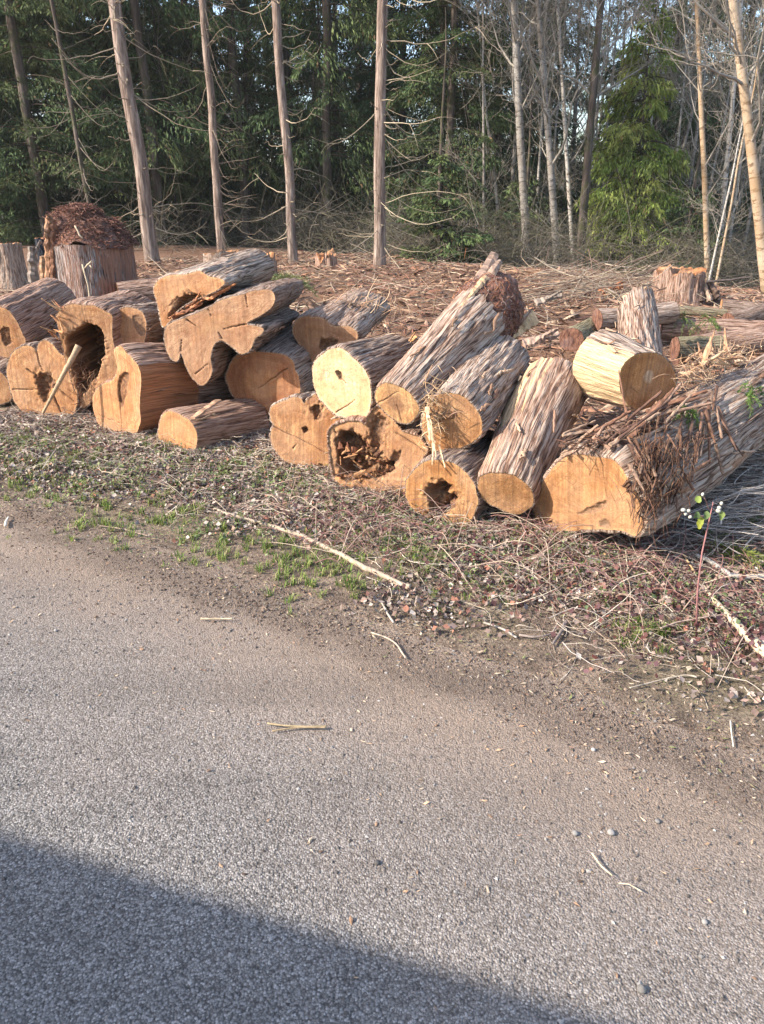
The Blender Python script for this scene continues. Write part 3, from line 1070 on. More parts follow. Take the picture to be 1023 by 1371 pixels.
make_log('M', 'cedar_log', 'double-lobed cedar cut end with small knot holes, below the pale oval log',
         [(361, 553), (365, 544), (377, 538), (392, 532), (402, 533), (407, 540), (413, 533), (424, 527), (435, 534), (449, 551), (456, 563), (452, 570),
          (443, 578), (441, 595), (444, 610), (443, 625), (432, 633), (418, 629), (392, 623), (373, 610), (364, 593), (363, 578), (367, 570), (363, 563)],
         None, (446, 560), .8, .9, pith=(405, 590), bark='bark_grey', face='face', seed=13, morph=.8,
         holes=[([(417, 548), (425, 543), (430, 552), (425, 560), (419, 555)], .06, .015), ([(405, 573), (411, 571), (413, 577), (407, 579)], .03, .01)],
         cracks=[((366, 570), (440, 608), .003, .008), ((392, 600), (398, 592), .003, .01)])


def step_N(q, p3, proj):
    a, b = proj((445, 640)), proj((545, 642))
    d = norm(b - a)
    up = np.array([-d[1], d[0]])
    s_ = (q - a) @ up
    if (proj((500, 600)) - a) @ up < 0:
        s_ = -s_
    return -.014 * sstep(-.004, .008, s_)


make_log('N', 'rotten_log', 'broad rotten cedar butt with a crumbling brown cavity at the bottom middle',
         [(439, 578), (446, 570), (456, 566), (468, 563), (481, 563), (488, 568), (494, 554), (504, 544), (517, 551), (530, 566), (537, 576), (549, 580),
          (562, 586), (571, 597), (571, 606), (562, 618), (551, 630), (548, 645), (546, 670), (520, 669), (490, 663), (465, 653), (448, 641), (443, 620), (440, 600)],
         None, (540, 585), .8, .95, pith=(500, 605), bark='bark_red', face='face', seed=14, step=step_N, morph=.8,
         holes=[([(450, 588), (462, 578), (474, 580), (486, 590), (492, 600), (500, 608), (512, 618), (528, 622), (520, 634), (500, 640), (470, 640), (455, 630), (450, 610)], .16, .03),
                ([(494, 572), (504, 556), (516, 560), (514, 578), (508, 600), (500, 606), (496, 590)], .05, .02),
                ([(524, 608), (536, 604), (532, 618), (524, 622)], .03, .015)],
         cracks=[((530, 580), (570, 606), .003, .015), ((446, 575), (452, 590), .003, .02)])
# ---- right half of the pile


def trim_O(od, cum):
    view = norm(CAMP - at(690, 400, 5.9))
    left = norm(np.array([-1.0, -.1, .35]))
    c = od @ view
    return 1.0 - .42 * sstep(.1, .75, c) + .26 * sstep(.55, .95, od @ left) + .10 * sstep(.55, .95, od @ norm(np.array([.6, 0, -.7])))


make_log('O', 'leaning_log', 'long cedar log leaning up over the pile with a torn red-brown rotten top end',
         [(502, 529), (506, 518), (518, 513), (537, 519), (551, 529), (559, 541), (560, 551), (553, 562), (542, 566), (525, 560), (511, 546), (504, 536)],
         4.55, (662, 408), 1.3, 1.75, pith=(531, 543), bark='bark', face='face_heart', seed=15, trim=trim_O, backface=False, amp=1.2,
         peel=lambda o, s, al: np.where((o @ norm(np.array([-.8, -.5, .6])) > .75) & (s > .55), .62, .05),
         cracks=[((532, 543), (538, 566), .002, .008), ((506, 540), (534, 524), .002, .006)])
make_log('P', 'cedar_log', 'cedar log beside the leaning log with frayed bark hanging off its cut end',
         [(566, 575), (568, 556), (576, 543), (588, 529), (605, 527), (621, 532), (635, 546), (645, 562), (645, 579), (635, 590), (619, 599), (599, 605),
          (586, 603), (574, 594)],
         4.38, (672, 485), .95, 1.0, pith=(608, 568), bark='bark_grey', face='face_mid', seed=16, amp=1.5,
         holes=[([(583, 556), (596, 549), (612, 551), (608, 559), (594, 562), (585, 568)], -.012, .012)])
make_log('Q', 'hollow_log', 'round cedar log with a jagged dark hole in its middle, front of the pile',
         [(543, 658), (545, 642), (556, 628), (569, 618), (588, 616), (610, 622), (627, 636), (638, 655), (639, 674), (632, 694), (622, 708), (605, 709),
          (580, 698), (556, 685), (546, 671)],
         None, (650, 618), .7, .95, pith=(590, 664), bark='bark_dark', face='face_star', seed=17,
         holes=[([(571, 658), (575, 650), (591, 646), (602, 652), (599, 661), (612, 666), (608, 674), (599, 685), (588, 691), (575, 685), (575, 674)], .16, .02)])
make_log('R', 'cedar_log', 'thick grey-barked log lying steeply beside the hole-hearted log, bark peeled pale along its left',
         [(640, 647), (646, 637), (665, 633), (687, 637), (706, 650), (713, 663), (712, 677), (698, 687), (687, 688), (668, 680), (651, 672), (642, 661)],
         4.02, (741, 517), 1.05, 1.42, pith=(678, 662), bark='bark', face='face_mid', seed=18, amp=1.1, bend=.02,
         peel=lambda o, s, al: .75 * sstep(.62, .95, o @ norm(np.array([-.8, -.25, .55]))) * sstep(.3, .5, s) + .3 * sstep(.6, .95, o @ norm(np.array([-.8, -.25, .55]))))
make_log('S', 'cedar_log', 'largest cedar log at the right, wide flat-bottomed cut end and shaggy bark',
         [(716, 690), (719, 660), (732, 638), (744, 623), (757, 613), (776, 608), (798, 612), (820, 616), (836, 632), (845, 651), (856, 667), (857, 686),
          (861, 702), (852, 717), (833, 711), (804, 709), (773, 710), (747, 712), (721, 711)],
         None, (1085, 492), 1.5, .72, pith=(800, 690), bark='bark', face='face_mid', seed=19, amp=2.0, thick=.018,
         holes=[([(774, 687), (790, 680), (808, 670), (814, 672), (806, 680), (790, 688)], .012, .008), ([(804, 697), (812, 696), (816, 706), (806, 707)], .012, .01)])
make_log('U', 'short_log', 'short log perched on the largest log, sunburst cut end and peeled cream side',
         [(829, 511), (832, 495), (841, 481), (855, 473), (870, 472), (886, 477), (897, 487), (904, 501), (905, 516), (899, 532), (887, 544), (870, 550),
          (852, 548), (838, 538), (831, 524)],
         4.5, (800, 486), .42, 1.0, pith=(869, 502), bark='bark_grey', face='face_star', seed=20, amp=.9,
         peel=lambda o, s, al: .95 * sstep(.25, .6, o @ norm(np.array([-.8, -.5, .1]))))
make_log('V', 'broken_log', 'upright-looking broken log stub behind the perched short log',
         [(836, 500), (840, 484), (852, 476), (868, 476), (880, 484), (886, 500), (882, 514), (868, 522), (850, 520), (839, 512)],
         5.2, (852, 408), 1.15, 1.0, bark='bark', face='face', seed=21, amp=1.3,
         trim=lambda od, cum: 1 + .14 * sstep(.3, .9, od[:, 0]) - .1 * sstep(.2, .8, -od[:, 0]))
for key, n_, kw in (
        ('A', 4, {}), ('G', 5, {}), ('K', 8, dict(lift=.04)), ('L', 5, {}),
        ('O', 8, dict(dirf=lambda o, s: o[2] > -.2, lmax=.22)), ('P', 12, dict(dirf=lambda o, s: o[2] > -.1, lmin=.05, lmax=.16)),
        ('R', 9, dict(dirf=lambda o, s: o[2] > 0 or o[0] < -.2, lmin=.04, lmax=.2, cols=[(.42, .28, .18), (.30, .18, .12), (.55, .40, .25)])),
        ('S', 30, dict(dirf=lambda o, s: o[2] > -.3, lmin=.10, lmax=.42, lift=.06, wmax=.04, hi=.75)),
        ('U', 5, dict(dirf=lambda o, s: o[2] > 0, lmax=.1)), ('V', 9, dict(dirf=lambda o, s: o[1] < .2, lmax=.2)), ('F', 8, dict(lmax=.35, dirf=lambda o, s: o[2] > -.2)),
        ('J', 3, dict(dirf=lambda o, s: o[2] > .2)), ('E', 3, {}), ('H', 3, {}), ('M', 2, {})):
    bark_strips(key, n_, seed=ord(key), **kw)

# ------------------------------------------------------------------ torn top of the leaning log
def blob(center, ax, rad, length, seed, amp=.25, nu=80, nv=60, freq=7.0):
    """lumpy crumbled mass around an axis"""
    ax = norm(ax)
    e1 = norm(np.cross(ax, np.array([.1, .2, 1.0])))
    e2 = np.cross(ax, e1)
    th = np.arange(nu) / nu * 2 * math.pi
    ph = np.linspace(0.02, math.pi - .02, nv)
    T, P = np.meshgrid(th, ph)
    d = np.stack([np.cos(T) * np.sin(P), np.sin(T) * np.sin(P), np.cos(P)], -1).reshape(-1, 3)
    p = center + d[:, :1] * rad * e1 + d[:, 1:2] * rad * e2 + d[:, 2:] * length * ax
    dis = fbm(p * freq, seed, 4) + .35 * np.abs(fbm(p * freq * 4, seed + 3, 3))
    p = p + (p - center) * (dis * amp)[:, None]
    i = np.arange(nv - 1)[:, None] * nu
    k = np.arange(nu)[None]
    q = np.stack([i + k, i + (k + 1) % nu, i + nu + (k + 1) % nu, i + nu + k], -1).reshape(-1, 4)
    return p, q


def mat_rot():
    g = NT_('rotten_heartwood')
    co = g.objco()
    a = g.noise(g.mapv(co, (1, 1, .4)), 30, 5, .7)
    b = g.noise(co, 6, 3)
    c = g.ramp(a, [(.3, (.04, .02, .016)), (.5, (.165, .078, .052)), (.66, (.30, .155, .10))])
    c = g.mix(g.ramp(b, [(.5, 0), (.62, .6)]), c, g.mix(a, (.10, .06, .055), (.28, .19, .17)))
    return g.done(c, .95, g.bump(a, 1.0, .03))


M['rot'] = mat_rot()
lg = LOGS['O']
cO = lg['P0'] + lg['a'] * lg['L'] * .93
cO = cO + norm(CAMP - cO) * .05
p, q = blob(cO - lg['a'] * .08, lg['a'], lg['R'] * 1.62, .46, 5, .30)
obj('rotten_heart', mk_mesh('rotten_heart', p - lg['base'], q), M['rot'], lg['root'])
tocam = norm(CAMP - cO)
rgt = norm(np.cross(lg['a'], tocam))


def skin_fibres(root, base, pts, cen, n, l0, l1, r, cols, seed, facing=None, out=.35, down=.3, name='rotten_fibre'):
    """short fibres lying over a crumbling surface"""
    rg = np.random.default_rng(seed)
    if facing is not None:
        pts = pts[((pts - cen) @ facing) > 0]
    p0 = pts[rg.integers(len(pts), size=n)]
    o = norm(p0 - cen)
    d = norm(np.cross(o, rg.normal(0, 1, (n, 3))) + o * rg.uniform(0, out, (n, 1)) + np.array([0, 0, -down]))
    K_ = 6
    u_ = np.linspace(-.5, .5, K_)
    ln = rg.uniform(l0, l1, n)
    P = p0[:, None] + d[:, None] * (ln[:, None] * u_)[..., None] + o[:, None] * (.006 - .5 * ln[:, None] * u_ ** 2)[..., None] + rg.normal(0, .006, (n, K_, 3))
    v, q = many_tubes(P, r * rg.uniform(.5, 1.6, (n, 1)) * (1 - .5 * np.abs(u_ * 2))[None], 3)
    c = np.array(cols)[rg.integers(len(cols), size=n)] * rg.uniform(.6, 1.3, (n, 1))
    o_ = obj(name, mk_mesh(name, v - base, q, None, None, np.repeat(c, K_ * 3, 0)), M['twig'], root)
    o_['kind'] = 'stuff'


skin_fibres(lg['root'], lg['base'], p, cO, 1500, .03, .12, .0026, [(.27, .11, .06), (.19, .075, .05), (.36, .17, .09), (.12, .05, .04), (.24, .17, .15)], 1, tocam)
fibres(lg['root'], lg['base'], cO + tocam * .1 + lg['a'] * .2, lg['a'], rgt, tocam, 120, .05, .12, (.08, .11, .06), .003,
       cols=[(.34, .12, .05), (.25, .09, .045)], seed=2, name='rotten_fibre')


def slab(name, a, b, w0, w1, th, normal, mat, root, base, col, seed=0, K=14, jag=.3):
    """split piece of wood with torn edges between two points"""
    a, b = np.asarray(a, float), np.asarray(b, float)
    rg = np.random.default_rng(seed)
    d = norm(b - a)
    nrm_ = norm(normal - d * (np.dot(normal, d)))
    sd_ = np.cross(d, nrm_)
    u = np.linspace(0, 1, K)
    c = a + (b - a) * u[:, None]
    ww = (w0 + (w1 - w0) * u) * .5
    l = ww * (1 + jag * rg.normal(0, 1, K))
    r = ww * (1 + jag * rg.normal(0, 1, K))
    hh = th * .5 * (1 + .3 * rg.normal(0, 1, K))
    mid = hh * 1.5
    rows = np.stack([c - sd_ * l[:, None] - nrm_ * hh[:, None], c + sd_ * r[:, None] - nrm_ * hh[:, None], c + sd_ * r[:, None] * .9 + nrm_ * hh[:, None],
                     c + nrm_ * mid[:, None], c - sd_ * l[:, None] * .9 + nrm_ * hh[:, None]], 1)
    i = np.arange(K - 1)[:, None] * 5
    kk = np.arange(5)[None]
    q_ = np.stack([i + kk, i + (kk + 1) % 5, i + 5 + (kk + 1) % 5, i + 5 + kk], -1).reshape(-1, 4)
    caps = np.array([[0, 1, 2], [0, 2, 3], [0, 3, 4]])
    caps = np.concatenate([caps[:, ::-1], caps + (K - 1) * 5])
    vv = rows.reshape(-1, 3)
    cc = np.array(col) * (1 + .25 * rg.normal(0, 1, (len(vv), 1)))
    return obj(name, mk_mesh(name, vv - base, q_, caps, None, np.clip(cc, .01, 1), smooth=False), mat, root)


slab('wood_slab', at(664, 462, 5.4), at(716, 424, 5.9), .07, .13, .03, tocam, M['splinter'], lg['root'], lg['base'], (.50, .33, .18), 3, K=22, jag=.08)
slab('wood_slab', at(618, 412, 5.25), at(650, 372, 5.6), .025, .05, .02, tocam, M['splinter'], lg['root'], lg['base'], (.48, .32, .18), 4, K=20, jag=.12)
slab('bark_spur', at(632, 402, 5.55), at(662, 341, 6.0), .15, .07, .05, tocam, M['splinter'], lg['root'], lg['base'], (.24, .165, .125), 5, K=26, jag=.07)
slab('bark_spur', at(650, 380, 5.6), at(668, 352, 5.95), .09, .05, .05, tocam, M['splinter'], lg['root'], lg['base'], (.26, .18, .135), 9, K=20, jag=.07)

# frayed bark on the log beside it, shaggy strips on the largest log
lg = LOGS['P']
fr = at(578, 560, 4.36)
fibres(lg['root'], lg['base'], fr + np.array([0, 0, .03]), np.array([0, 0, 1.0]), RT, FW, 130, .06, .16, (.10, .025, .02), .003,
       cols=[(.55, .36, .2), (.42, .26, .15), (.62, .45, .28)], seed=3, name='frayed_bark', curl=.8)
for k, (a_, b_, w_) in enumerate([((574, 560), (584, 612), .022), ((581, 590), (579, 622), .018), ((588, 596), (596, 626), .014), ((572, 545), (576, 590), .03)]):
    slab('bark_strip', at(*a_, 4.33), at(*b_, 4.12), w_, w_ * .4, .006, -FW, M['splinter'], lg['root'], lg['base'], (.58, .40, .24), 20 + k, jag=.25)
fibres(lg['root'], lg['base'], at(610, 520, 4.6), lg['a'], RT, UP, 120, .04, .13, (.18, .06, .03), .003, cols=[(.42, .28, .18), (.3, .18, .12)], seed=13, name='frayed_bark')
lg = LOGS['S']
rg = np.random.default_rng(5)
for k in range(46):
    px = 840 + 130 * rg.random() ** 1.5
    py = rg.uniform(560, 645) + (px - 850) * -.45
    a_ = surf('S', px, py)
    b_ = surf('S', px + rg.uniform(-45, 30), min(py + rg.uniform(20, 90), 716 - max(0, px - 850) * .75), .02 + .05 * rg.random())
    b_[2] = max(b_[2], gz1(b_[0], b_[1]) + .02)
    slab('bark_strip', a_, b_, rg.uniform(.008, .026), rg.uniform(.004, .014), .007, -FW, M['splinter'], lg['root'], lg['base'],
         [(.13, .068, .042), (.18, .10, .066), (.085, .045, .03), (.22, .14, .095)][rg.integers(4)], 60 + k, K=12, jag=.22)
for k in range(34):
    px = rg.uniform(750, 890)
    py = rg.uniform(576, 612) - max(0, px - 790) * .42
    a_ = surf('S', px, py, .02)
    d = norm(lg['a'] + rg.normal(0, .3, 3))
    slab('bark_strip', a_, a_ + d * rg.uniform(.14, .42), rg.uniform(.012, .04), rg.uniform(.006, .014), .010, np.array([-.3, -.6, .7]), M['splinter'], lg['root'], lg['base'],
         [(.18, .09, .055), (.26, .16, .11), (.12, .065, .045), (.33, .22, .15)][rg.integers(4)], 120 + k, K=12, jag=.22)
BR = [(.13, .065, .04), (.19, .11, .07), (.08, .04, .027)]
for k, (px, py, n_) in enumerate([(880, 620, 130), (872, 670, 130), (905, 640, 110), (862, 640, 60), (830, 575, 130), (790, 590, 90), (870, 565, 90), (915, 590, 70)]):
    fibres(lg['root'], lg['base'], surf('S', px, py, .03), UP if k < 4 else lg['a'], RT, FW, int(n_ * .55), .05, .17, (.10, .05, .02), .003, cols=BR, seed=6 + k, name='frayed_bark', curl=.5, bias=(0, 0, -1.6) if k < 4 else tuple(lg['a'] * 1.8))
for k, (px, py) in enumerate([(930, 492), (955, 480), (978, 474)]):
    fibres(lg['root'], lg['base'], surf('S', px, py, .02), lg['a'], RT, UP, 70, .05, .2, (.10, .05, .03), .003, cols=[(.45, .28, .17), (.34, .22, .15), (.5, .36, .24)], seed=28 + k, name='frayed_bark')
for k in range(14):
    px = rg.uniform(915, 990)
    py = 494 - (px - 915) * .24 + rg.uniform(-10, 8)
    a_ = surf('S', px, py, .01)
    d = norm(lg['a'] * .8 + rg.normal(0, .45, 3) + np.array([0, 0, .25]))
    slab('splinter', a_, a_ + d * rg.uniform(.08, .24), rg.uniform(.015, .05), .006, .012, np.array([-.3, -.6, .7]), M['splinter'], lg['root'], lg['base'],
         [(.62, .40, .23), (.42, .24, .14), (.30, .17, .1)][rg.integers(3)], 170 + k, K=7, jag=.35)
lg = LOGS['D']
for k in range(12):
    px, py = rg.uniform(72, 92), rg.uniform(410, 455)
    a_ = at(px, py, 6.42)
    slab('splinter', a_, a_ + np.array([-rg.uniform(.02, .10), rg.uniform(-.1, .05), rg.uniform(-.03, .12)]), .02, .004, .012, -FW, M['splinter'], lg['root'], lg['base'],
         [(.5, .24, .11), (.36, .16, .08), (.58, .34, .17)][rg.integers(3)], 200 + k, K=6)
fibres(lg['root'], lg['base'], at(112, 508, 6.5), UP, RT, FW, 80, .05, .2, (.13, .07, .03), .0025, cols=[(.2, .1, .06), (.3, .2, .13)], seed=9, name='rotten_fibre')
lg = LOGS['G']
for k in range(26):
    u_ = rg.random()
    px, py = 220 + 72 * u_ + rg.normal(0, 4), 434 - 50 * u_ + rg.normal(0, 4)
    a_ = at(px, py, 6.28)
    slab('splinter', a_, a_ + np.array([rg.uniform(.03, .12), rg.uniform(-.08, .05), rg.uniform(-.01, .06)]), rg.uniform(.01, .035), .005, .012, -FW, M['splinter'], lg['root'], lg['base'],
         [(.42, .19, .09), (.30, .13, .07), (.58, .36, .2), (.2, .09, .05)][rg.integers(4)], 240 + k, K=6)
lg = LOGS['N']
for k in range(40):
    px, py = rg.uniform(455, 530), rg.uniform(598, 640)
    a_ = at(px, py, 4.72)
    slab('splinter', a_, a_ + np.array([rg.uniform(-.08, .1), rg.uniform(-.03, .08), rg.uniform(-.05, .05)]), rg.uniform(.01, .04), .008, .016, -FW, M['splinter'], lg['root'], lg['base'],
         [(.15, .06, .03), (.10, .045, .025), (.28, .13, .06), (.40, .21, .1)][rg.integers(4)], 280 + k, K=6)
lg = LOGS['Q']
for k in range(14):
    px, py = rg.uniform(577, 604), rg.uniform(656, 688)
    a_ = at(px, py, 4.32)
    slab('splinter', a_, a_ + np.array([rg.uniform(-.05, .06), rg.uniform(-.01, .05), rg.uniform(-.03, .05)]), rg.uniform(.01, .03), .008, .014, -FW, M['splinter'], lg['root'], lg['base'],
         [(.13, .055, .03), (.28, .13, .06)][rg.integers(2)], 330 + k, K=6)
lg = LOGS['K']
fibres(lg['root'], lg['base'], at(470, 412, 6.9), RT, FW, UP, 130, .06, .25, (.25, .2, .04), .004, cols=[(.5, .36, .24), (.36, .22, .14)], seed=10, name='frayed_bark')

# ------------------------------------------------------------------ stumps and far logs
def stump(name, label, px, pytop, Y, wpx, zbase=None, flute=.08, seed=0, bark='stump_bark', face='face', tilt=.05, rough_top=.03, flare=.25, top=True):
    c = at(px, pytop, Y)
    R = wpx * .5 * (Y / ray(px, pytop)[1]) / F
    zb = gz1(c[0], c[1]) - .08 if zbase is None else zbase
    base = np.array([c[0], c[1], zb])
    H = c[2] - zb
    NA, MR = 120, 44
    th = np.arange(NA) / NA * 2 * math.pi
    u = np.linspace(0, 1, MR)
    ct, sn = np.cos(th), np.sin(th)
    flu = fbm(np.stack([ct * 2.2, sn * 2.2, np.full(NA, seed)], 1), seed, 3)
    U, K = np.meshgrid(u, np.arange(NA), indexing='ij')
    rad = R * (1 + flute * 2 * flu[K] * (1 - .4 * U) + flare * (1 - U) ** 3)
    topz = H * (1 + rough_top / max(H, .01) * 3 * fbm(np.stack([ct * 4, sn * 4, np.full(NA, seed)], 1), seed + 4, 3)) + tilt * ct * R
    z = U * topz[K]
    bc = np.stack([(R * ct[K]).ravel() + seed, (R * sn[K]).ravel(), (z * .16).ravel()], 1)
    r1 = 1 - np.abs(fbm(bc * 30, seed + 1, 2)) * 2.2
    rad = rad + (.014 * r1 + .012 * fbm(bc * 70, seed + 2, 2)).reshape(U.shape)
    V = np.stack([rad * ct[K], rad * sn[K], z], -1).reshape(-1, 3)
    i = np.arange(MR - 1)[:, None] * NA
    k = np.arange(NA)[None]
    q_ = np.stack([i + k, i + (k + 1) % NA, i + NA + (k + 1) % NA, i + NA + k], -1).reshape(-1, 4)
    root = thing(name, base, label, 'stump')
    pl = np.clip(.22 + .5 * fbm(np.stack([ct[K].ravel() * 1.4 + 3, sn[K].ravel() * 1.4, z.ravel() * .5], 1), seed + 9, 2) + .26 * ct[K].ravel(), 0, 1) if bark == 'stump_bark' else np.zeros(len(V))
    obj('bark', mk_mesh(name + '_bark', V, q_, None, {'bco': bc, 'peel': pl}), M[bark], root)
    if top:
        rim = V.reshape(MR, NA, 3)[-1]
        cen = rim.mean(0)
        KK = 14
        vv = [cen + (rim - cen) * (1 - j / KK) for j in range(KK)] + [cen[None]]
        vv = np.concatenate(vv)
        vv[NA:, 2] += fbm(vv[NA:] * 9, seed + 5, 3) * rough_top
        qq = [np.stack([j * NA + k[0], j * NA + (k[0] + 1) % NA, (j + 1) * NA + (k[0] + 1) % NA, (j + 1) * NA + k[0]], -1) for j in range(KK - 1)]
        tt = np.stack([(KK - 1) * NA + k[0], (KK - 1) * NA + (k[0] + 1) % NA, np.full(NA, KK * NA)], -1)
        rr = np.linalg.norm((vv - cen)[:, :2], axis=1)
        obj('cut_top', mk_mesh(name + '_top', vv, np.concatenate(qq), tt, {'fuv': np.stack([vv[:, 0] + seed, vv[:, 1], vv[:, 2] * 0 + seed], 1), 'ring': rr,
            'edge': np.full(len(vv), .1), 'rot': np.zeros(len(vv))}), M[face], root)
    return root, base, R, H


# tall stump crowned with crumbling red duff
root, base, R, H = stump('tall_stump', 'tall grey cedar stump with a heap of red-brown rotten fibre on top', 119, 326, 9.4, 110, None, .035, 3, rough_top=.02, flare=.06, tilt=0)
nu, nv = 90, 34
th = np.arange(nu) / nu * 2 * math.pi
rr = np.linspace(0, 1.03, nv)
T, Q = np.meshgrid(th, rr)
hgt = .40 * np.clip(1 - Q ** 2.0, -.02, 1) + .03
x_, y_ = R * Q * np.cos(T), R * Q * np.sin(T)
P_ = np.stack([x_.ravel(), y_.ravel(), hgt.ravel()], 1)
P_[:, 2] += fbm(P_ * 4, 33, 4) * .13 * (1.1 - Q.ravel() * .4) + np.abs(fbm(P_ * 16, 34, 3)) * .06
P_[:, 0] += .04 - .10 * (P_[:, 2] > .3)
P_[:, 2] -= .05 * np.clip(P_[:, 0] / R, 0, 1)
P_ = P_ + np.array([0, 0, H - .02])
i = np.arange(nv - 1)[:, None] * nu
k = np.arange(nu)[None]
q_ = np.stack([i + k, i + (k + 1) % nu, i + nu + (k + 1) % nu, i + nu + k], -1).reshape(-1, 4)
mound = obj('rotten_top', mk_mesh('rotten_top', P_, q_), M['rot'], root)
sel = P_[RNG.integers(len(P_), size=1900)]
K = 6
u = np.linspace(-.5, .5, K)
ln = RNG.uniform(.05, .2, len(sel))
az = RNG.uniform(0, 2 * math.pi, len(sel))
dd = np.stack([np.cos(az), np.sin(az), -.25 * RNG.random(len(sel))], 1)
pp = sel[:, None] + dd[:, None] * (ln[:, None] * u)[..., None] + np.array([0, 0, 1.0]) * (.02 - .25 * ln[:, None] * (u ** 2))[..., None] + RNG.normal(0, .012, (len(sel), K, 3))
v, q2 = many_tubes(pp, np.full((len(sel), K), .0036) * RNG.uniform(.5, 1.4, (len(sel), 1)), 3)
cc = np.array([(.19, .085, .058), (.135, .06, .044), (.26, .135, .095), (.085, .042, .034)])[RNG.integers(4, size=len(sel))]
tag(obj('rotten_fibre', mk_mesh('top_fibre', v, q2, None, None, np.repeat(cc, K * 3, 0)), M['twig'], root), kind='stuff')
b3 = base
for k, (a_, b_, w0, w1, c_) in enumerate([((66, 400), (65, 292), .08, .06, (.30, .155, .085)), ((70, 372), (72, 300), .07, .05, (.24, .115, .065)), ((63, 330), (67, 288), .05, .04, (.28, .15, .085))]):
    slab('split_slab', at(*a_, 9.0), at(*b_, 9.05), w0, w1, .06, np.array([-.4, -1, 0]), M['splinter'], root, b3, c_, 400 + k, K=18, jag=.18)
for k, (a_, b_) in enumerate([((110, 352), (125, 412)), ((112, 360), (122, 350)), ((118, 352), (124, 358)), ((100, 303), (110, 318))]):
    v, q2, t2 = tube_arr(np.linspace(at(*a_, 8.78), at(*b_, 8.74), 5) + RNG.normal(0, .006, (5, 3)), .009, 5)
    obj('twig', mk_mesh('twig', v - b3, q2, t2, None, np.tile((.45, .36, .25), (len(v), 1))), M['twig'], root)

stump('stump', 'low wide grey stump at the foot of the second thin pine', 296, 337, 17.5, 46, None, .08, 11, 'bark_grey', 'face_pink', rough_top=.04)
stump('stump', 'small reddish stump on the clearing edge between two bare trunks', 436, 341, 16.5, 26, None, .12, 12, 'bark_red', 'face_red', rough_top=.08)
stump('stump', 'ragged split stump just behind the topmost log', 347, 345, 13.5, 44, None, .16, 13, 'bark_red', 'face', rough_top=.06)
stump('stump', 'mossy low stump at the far left picture edge', 8, 327, 15.5, 36, None, .1, 14, 'bark_grey', 'face_pink', rough_top=.03)
root, base, R, H = stump('stump', 'ragged weathered stump at the right with a dark hollow beside it', 910, 361, 11.3, 64, None, .16, 15, 'bark_red', 'face_red', rough_top=.05, flare=.15)
for k, (a_, b_, w0, w1) in enumerate([((938, 404), (936, 372), .10, .08), ((950, 404), (942, 380), .08, .05), ((962, 398), (948, 378), .06, .08)]):
    slab('hollow_slab', at(*a_, 10.95), at(*b_, 11.1), w0, w1, .07, -FW, M['splinter'], root, base, (.10, .065, .05) if k != 1 else (.36, .25, .18), 420 + k, K=9, jag=.2)  # outer slabs coloured near-black as the hollow's shade, middle one pale wood
# dark barrel-like block built as a stump and small broken stubs at the left
stump('dark_barrel', 'narrow blue-black barrel-like block beside the tall stump', 54, 319, 13.0, 13, None, .03, 16, 'bark_dark', 'face_red', rough_top=.01)
M['char'] = mat_bark('blue_black_bark', (.008, .009, .012), (.02, .022, .03), (.045, .05, .065), (.02, .02, .025))
bpy.data.objects['dark_barrel'].children[0].data.materials.clear()
bpy.data.objects['dark_barrel'].children[0].data.materials.append(M['char'])


def far_log(name, label, a, b, Ya, Yb, ra, rb, bark='bark_grey', seed=0, cat='log', end='face'):
    P0, P1 = at(*a, Ya), at(*b, Yb)
    ax = norm(P1 - P0)
    L = np.linalg.norm(P1 - P0)
    e1 = norm(np.cross(ax, np.array([0, 0, 1.0])))
    e2 = np.cross(e1, ax)
    NA, MR = 40, 60
    th = np.arange(NA) / NA * 2 * math.pi
    u = np.linspace(0, 1, MR)
    U, K = np.meshgrid(u, np.arange(NA), indexing='ij')
    ct, sn = np.cos(th)[K], np.sin(th)[K]
    Rr = ra + (rb - ra) * U
    bc = np.stack([(ra * ct).ravel() + seed, (ra * sn).ravel(), (U * L * .16).ravel()], 1)
    rad = Rr + (.012 * fbm(bc * 30, seed, 3) + .03 * fbm(bc * np.array([4, 4, 12]), seed + 4, 2)).reshape(U.shape) * min(1, ra / .12)
    V = P0 + (U * L)[..., None] * ax + (rad * ct)[..., None] * e1 + (rad * sn)[..., None] * e2
    base = np.array([(P0[0] + P1[0]) / 2, (P0[1] + P1[1]) / 2, min(P0[2], P1[2]) - ra])
    root = thing(name, base, label, cat)
    i = np.arange(MR - 1)[:, None] * NA
    k = np.arange(NA)[None]
    q_ = np.stack([i + k, i + NA + k, i + NA + (k + 1) % NA, i + (k + 1) % NA], -1).reshape(-1, 4)
    obj('bark', mk_mesh(name + '_bark', V.reshape(-1, 3) - base, q_, None, {'bco': bc, 'peel': np.zeros(len(bc))}), M[bark], root)
    for e, s_ in ((0, -1), (-1, 1)):
        rim = V[e]
        cen = rim.mean(0)
        vv = np.concatenate([rim, cen + (rim - cen) * .5, cen[None]]) + ax * s_ * .004
        k_ = np.arange(NA)
        k2 = (k_ + 1) % NA
        qq = np.stack([k_, k2, NA + k2, NA + k_], -1)
        tt = np.stack([NA + k_, NA + k2, np.full(NA, 2 * NA)], -1)
        l1 = vv - cen
        obj('cut_face', mk_mesh(name + '_end', vv - base, qq, tt, {'fuv': np.stack([l1 @ e1 + seed, l1 @ e2, np.full(len(vv), seed)], 1), 'ring': np.linalg.norm(l1, axis=1),
            'edge': np.full(len(vv), .1), 'rot': np.zeros(len(vv))}), M[end], root)
    return root


